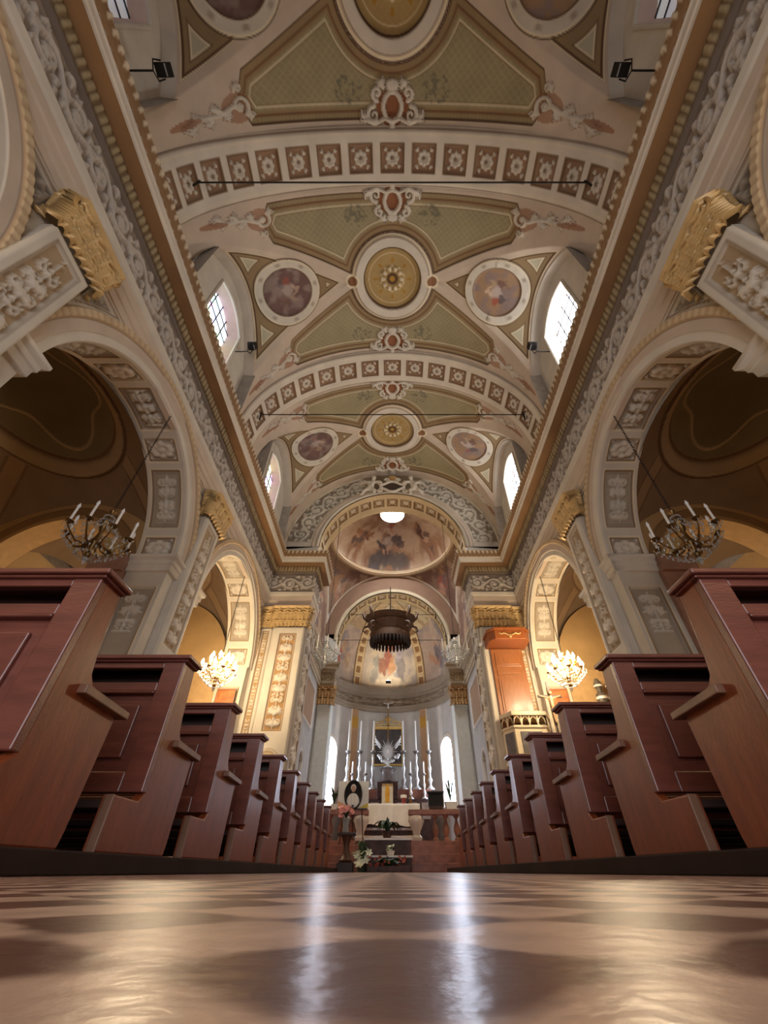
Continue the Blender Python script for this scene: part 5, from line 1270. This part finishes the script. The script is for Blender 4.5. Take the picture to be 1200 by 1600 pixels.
for k in range(24):
    a = 2*PI*k/24; L = .48 if k % 2 else .62; c_, s_ = math.cos(a), math.sin(a); p_ = (-s_, c_)
    MB().add([(.14*c_+.045*p_[0], y, .78+.14*s_*1.15+.045*p_[1]) for y in (-.01, .01)]+[(.14*c_-.045*p_[0], y, .78+.14*s_*1.15-.045*p_[1]) for y in (-.01, .01)]+[(L*c_*.95, 0, .78+L*s_*1.15)], [(0, 1, 4), (1, 3, 4), (3, 2, 4), (2, 0, 4), (0, 2, 3, 1)]).build('ray', SILV, t)
MB().lathe([(.19, -.03), (.2, 0), (.17, .03)], (0, -.03, .78), 20, 'y').build('lunette_rim', SILV, t, True); MB().lathe([(.10, -.04), (.10, -.03)], (0, -.03, .78), 20, 'y').build('host', WAX, t, True)
cl = MB(); rd = random.Random(2)
for k in range(26):
    a = rd.uniform(.2, PI-.2)+PI; cl.ball((.55*math.cos(a)+rd.uniform(-.08, .08), .03, .72+.55*math.sin(a)*.8), rd.uniform(.06, .11), 8, 5)
cl.build('clouds', SILV, t, True)
for k in (-1, 1):
    w_ = MB()
    for i in range(4): w_.tube([(k*.42, .02, .95+.05*i), (k*(.6+.04*i), .02, 1.15+.1*i), (k*(.78-.02*i), .02, 1.12+.16*i)], [.05, .05, .015], 6)
    w_.build('wing', SILV, t, True)
t = thing('altar_cross', 'tall slender gilt crucifix rising above the monstrance', 'crucifix', (HX, 26.75, 3.30))
MB().tube([(0, 0, 0), (0, 0, 4.1)], .03, 8).build('pole', BRASS, t); MB().box(-.045, .045, -.02, .02, 4.1, 4.85).box(-.40, .40, -.02, .02, 4.45, 4.54).build('cross', mat('old_gold', (128, 92, 48), rough=.4, metal=.6), t)
MB().tube([(0, -.04, 4.16), (0, -.05, 4.3), (0, -.04, 4.45)], [.02, .04, .05], 7).tube([(-.3, -.03, 4.52), (0, -.04, 4.45), (.3, -.03, 4.52)], .018, 6).ball((0, -.05, 4.52), .04, 8, 6).build('figure', SILV, t, True)
MB().lathe([(.14, 0), (.12, .1), (.05, .2)], n=12).build('foot', BRASS, t, True)
places = ['at the far left', 'second from the left', 'just left of the monstrance', 'just right of the monstrance', 'second from the right', 'at the far right']
for x, pl in zip((-2.5, -1.82, -1.08, .62, 1.34, 2.06), places):
    candle_stand('tall silver altar candlestick %s of the high altar' % pl, (x, 26.3, 3.30), 1.85, 1.55, .085, SILV, 'tall candlesticks on the high altar', 'candlestick', 'tall white candle %s of the high altar' % pl, 'tall candles on the high altar', .045)
for x, pl in zip((-2.16, -1.45, .98, 1.7), ('outer left', 'inner left', 'inner right', 'outer right')):
    candle_stand('small silver candlestick, %s one on the lower altar ledge' % pl, (x, 25.98, 2.86), 1.15, .55, .06, SILV, 'small candlesticks on the high altar', 'candlestick', 'short white candle on the %s small candlestick' % pl, 'short candles on the high altar', .04)
# painting behind the high altar
t = thing('altar_painting', 'dark altar painting in a gilt crested frame on the apse wall', 'painting', (HX, 27.45, 4.6))
MB().box(-.80, .80, -.04, .04, .1, 1.9).build('canvas', mat('dark_canvas', (64, 56, 52), rough=.5, var=.6, scale=2.5), t)
GF = mat('gilt_frame', (206, 168, 92), rough=.4, metal=.4, var=.2, scale=8)
MB().box(-.95, -.79, -.08, .06, 0, 2.05).box(.79, .95, -.08, .06, 0, 2.05).box(-.80, .80, -.08, .06, 1.9, 2.05).box(-.80, .80, -.08, .06, 0, .1).build('frame', GF, t, bevel=.02)
mb = MB()
for k in (-1, 1):
    for i in range(3):
        th = np.linspace(0, 2*PI*.9, 16); mb.tube([(k*(.2+.28*i)+.13*math.cos(a)*k, -.03, 2.2+.16*(1-.25*i)*math.sin(a)+.05*(2-i)) for a in th], .035, 6)
mb.ball((0, -.03, 2.45), (.12, .06, .2)); mb.build('crest', GF, t, True)
# uplight on the apse cornice
t = thing('floodlight', 'small lit floodlight on the apse cornice below the middle fresco', 'floodlight', (HX, 26.3, 8.87))
MB().prism([(-.08, 0), (.08, 0), (.10, .14), (-.10, .14)], -.16, .16, 'x').build('housing', IRON, t, bevel=.01)
MB().box(-.14, .14, -.08, .08, .142, .15).build('lens', mat('lit_lens', (255, 236, 206), emit=40), t)
area('apse_uplight', (HX, 26.3, 9.1), (HX, 26.6, 13), .3, .2, 60, (1.0, .88, .70))
# small framed pictures on the far jambs of the lit arches
for s, side in ((-1, 'left'), (1, 'right')):
    t = thing('framed_painting', 'small brown framed painting below the lit chandelier on the %s' % side, 'painting', (s*5.45, 14.02, 3.95), 0, 'small pictures under the lit chandeliers')
    MB().box(-.27, .27, -.02, .02, 0, .55).build('canvas', mat('brown_canvas', (168, 96, 44), rough=.5, var=.5, scale=5), t)
    MB().box(-.31, -.27, -.04, .02, -.04, .59).box(.27, .31, -.04, .02, -.04, .59).box(-.27, .27, -.04, .02, .55, .59).box(-.27, .27, -.04, .02, -.04, 0).build('frame', PULP, t, bevel=.006)
# urns on the chapel altar seen through the far right arch
t = thing('chapel_altar', 'stepped stone altar against the chapel end wall on the right', 'altar', (7.2, 13.6, 0))
MB().box(-.9, .9, -.3, .4, 0, 1.1).box(-.8, .8, -.1, .4, 1.1, 3.4).box(-.95, .95, -.2, .4, 3.4, 3.62).build('body', mat('pale_stone', (196, 176, 146), rough=.5), t, bevel=.02)
for k, x in enumerate((6.62, 7.0)):
    t = thing('urn', 'dark urn with pale bands on the right chapel altar, %s' % ('nearer the pier' if k == 0 else 'farther from the pier'), 'urn', (x, 13.6, 3.622), 0, 'urns on the chapel altar')
    MB().lathe([(.12, 0), (.13, .06), (.06, .12), (.12, .3), (.17, .5), (.15, .62), (.07, .7), (.08, .8), (.14, .86), (.13, .95), (.05, 1.1)], n=16).build('body', mat('dark_urn', (82, 74, 66), rough=.4, var=.2), t, True)
    MB().lathe([(.175, .46), (.18, .5), (.175, .54)], n=16).lathe([(.14, .84), (.15, .87), (.14, .9)], n=16).build('band', MARBW, t, True)
t = thing('spotlight', 'small white spotlight beside the pulpit sounding board', 'spotlight', (3.22, 14.28, 6.2), .5)
MB().lathe([(.04, -.1), (.055, -.1), (.055, .1), (.03, .12)], (0, 0, 0), 12, 'y').build('housing', WAX, t, True); MB().tube([(0, .1, 0), (0, .14, -.05), (.05, .2, -.08)], .012, 6).build('bracket', IRON, t)

# ------------------------------------------------------------------ stucco angels and cartouche over the triumphal arch
def skin(name, pts, edges, rads, m, parent, lv=2):
    me = bpy.data.meshes.new(name); me.from_pydata(pts, edges, []); me.update(); me.materials.append(m)
    o = reg(bpy.data.objects.new(name, me), parent)
    md = o.modifiers.new('skin', 'SKIN'); md.use_smooth_shade = True
    for i, r in enumerate(rads): me.skin_vertices[0].data[i].radius = (r, r)
    me.skin_vertices[0].data[0].use_root = True
    sb = o.modifiers.new('sub', 'SUBSURF'); sb.levels = lv; sb.render_levels = lv
    return o
for s, side in ((-1, 'left'), (1, 'right')):
    t = thing('stucco_angel', 'white stucco winged cherub leaning on the cartouche from the %s' % side, 'statue', (s*1.08, 14.2, 13.50), 0, 'stucco cherubs above the triumphal arch')
    k = -s; t.scale = (1.22, 1.1, 1.15)
    P = [(0, 0, .42), (k*.03, -.02, .55), (k*.08, -.03, .70), (k*.11, -.05, .80), (k*.13, -.07, .91), (k*.13, -.08, .98),     # pelvis..head
         (k*.17, -.06, .78), (k*.30, -.12, .74), (k*.42, -.10, .66), (k*.48, -.10, .66),                                      # arm to the cartouche
         (k*-.04, -.06, .78), (k*-.14, -.12, .68), (k*-.05, -.18, .58), (k*.0, -.2, .56),                                     # other arm bent
         (k*.08, -.05, .36), (k*.20, -.14, .22), (k*.16, -.10, .03), (k*.24, -.16, .0),                                       # near leg
         (k*-.08, -.03, .36), (k*-.20, -.12, .22), (k*-.32, -.06, .02), (k*-.36, -.12, -.02)]
    E = [(0, 1), (1, 2), (2, 3), (3, 4), (4, 5), (2, 6), (6, 7), (7, 8), (8, 9), (2, 10), (10, 11), (11, 12), (12, 13), (0, 14), (14, 15), (15, 16), (16, 17), (0, 18), (18, 19), (19, 20), (20, 21)]
    Rr = [.12, .115, .11, .05, .085, .08, .055, .048, .035, .03, .055, .048, .035, .03, .085, .07, .045, .03, .085, .07, .045, .03]
    b = skin('body', P, E, Rr, STUC, t)
    hd = MB().ball((k*.14, -.09, .97), (.085, .09, .10), 14, 10).ball((k*.15, -.185, .955), (.016, .02, .02), 6, 5)
    for e in (-1, 1): hd.ball((k*.15+e*.03, -.165, .985), (.014, .012, .01), 6, 5)
    hd.build('head', STUC, t, True)
    h = MB(); rd = random.Random(3)
    for q in range(22):
        a, bb = rd.uniform(0, 2*PI), rd.uniform(0, 1.2); h.ball((k*.14+.085*math.sin(bb)*math.cos(a), -.07+.085*math.sin(bb)*math.sin(a), .99+.09*math.cos(bb)), .03, 6, 5)
    h.build('hair', STUC, t, True)
    for e in (0, 1):
        w_ = MB()
        for i in range(5):
            x0 = k*(.02-.06*e); w_.tube([(x0, .06, .78), (x0-k*(.14+.05*i), .07, .90-.02*i), (x0-k*(.24+.06*i), .06, .95-.10*i+.05*e)], [.04, .05, .012], 6)
        w_.build('wing', STUC, t, True)
t = thing('cartouche', 'dark oval cartouche in a white scrolled frame over the triumphal arch', 'cartouche', (0, 14.2, 14.10)); t.scale = (1.15, 1.1, 1.15)
MB().ball((0, .02, 0), (.40, .07, .22), 24, 10).build('field', mat('dark_field', (72, 54, 46), rough=.5), t, True)
lp = [(.45*math.cos(a)*(1+.12*math.cos(4*a)), -.03, .27*math.sin(a)*(1+.1*math.cos(4*a))) for a in np.linspace(0, 2*PI, 49)[:-1]]
MB().tube(lp, .06, 8, True).build('frame', STUC, t, True)
mb = MB()
for k in (-1, 1):
    for cx, cz, r, sg in ((.55, .18, .14, 1), (.52, -.22, .12, -1), (.22, .36, .11, 1)):
        q = np.linspace(0, 1, 24); mb.tube([(k*(cx+r*(1-.8*a)*math.cos(sg*8*a)), -.05, cz+r*(1-.8*a)*math.sin(sg*8*a)) for a in q], list(.045*(1-.5*q)), 7)
mb.build('scroll', STUC, t, True)
MB().lathe([(.16, 0), (.17, .06), (.13, .10), (.2, .2), (.12, .26), (.02, .3)], (0, 0, .36), 14, sy=.6).build('crown', GILD, t, True)
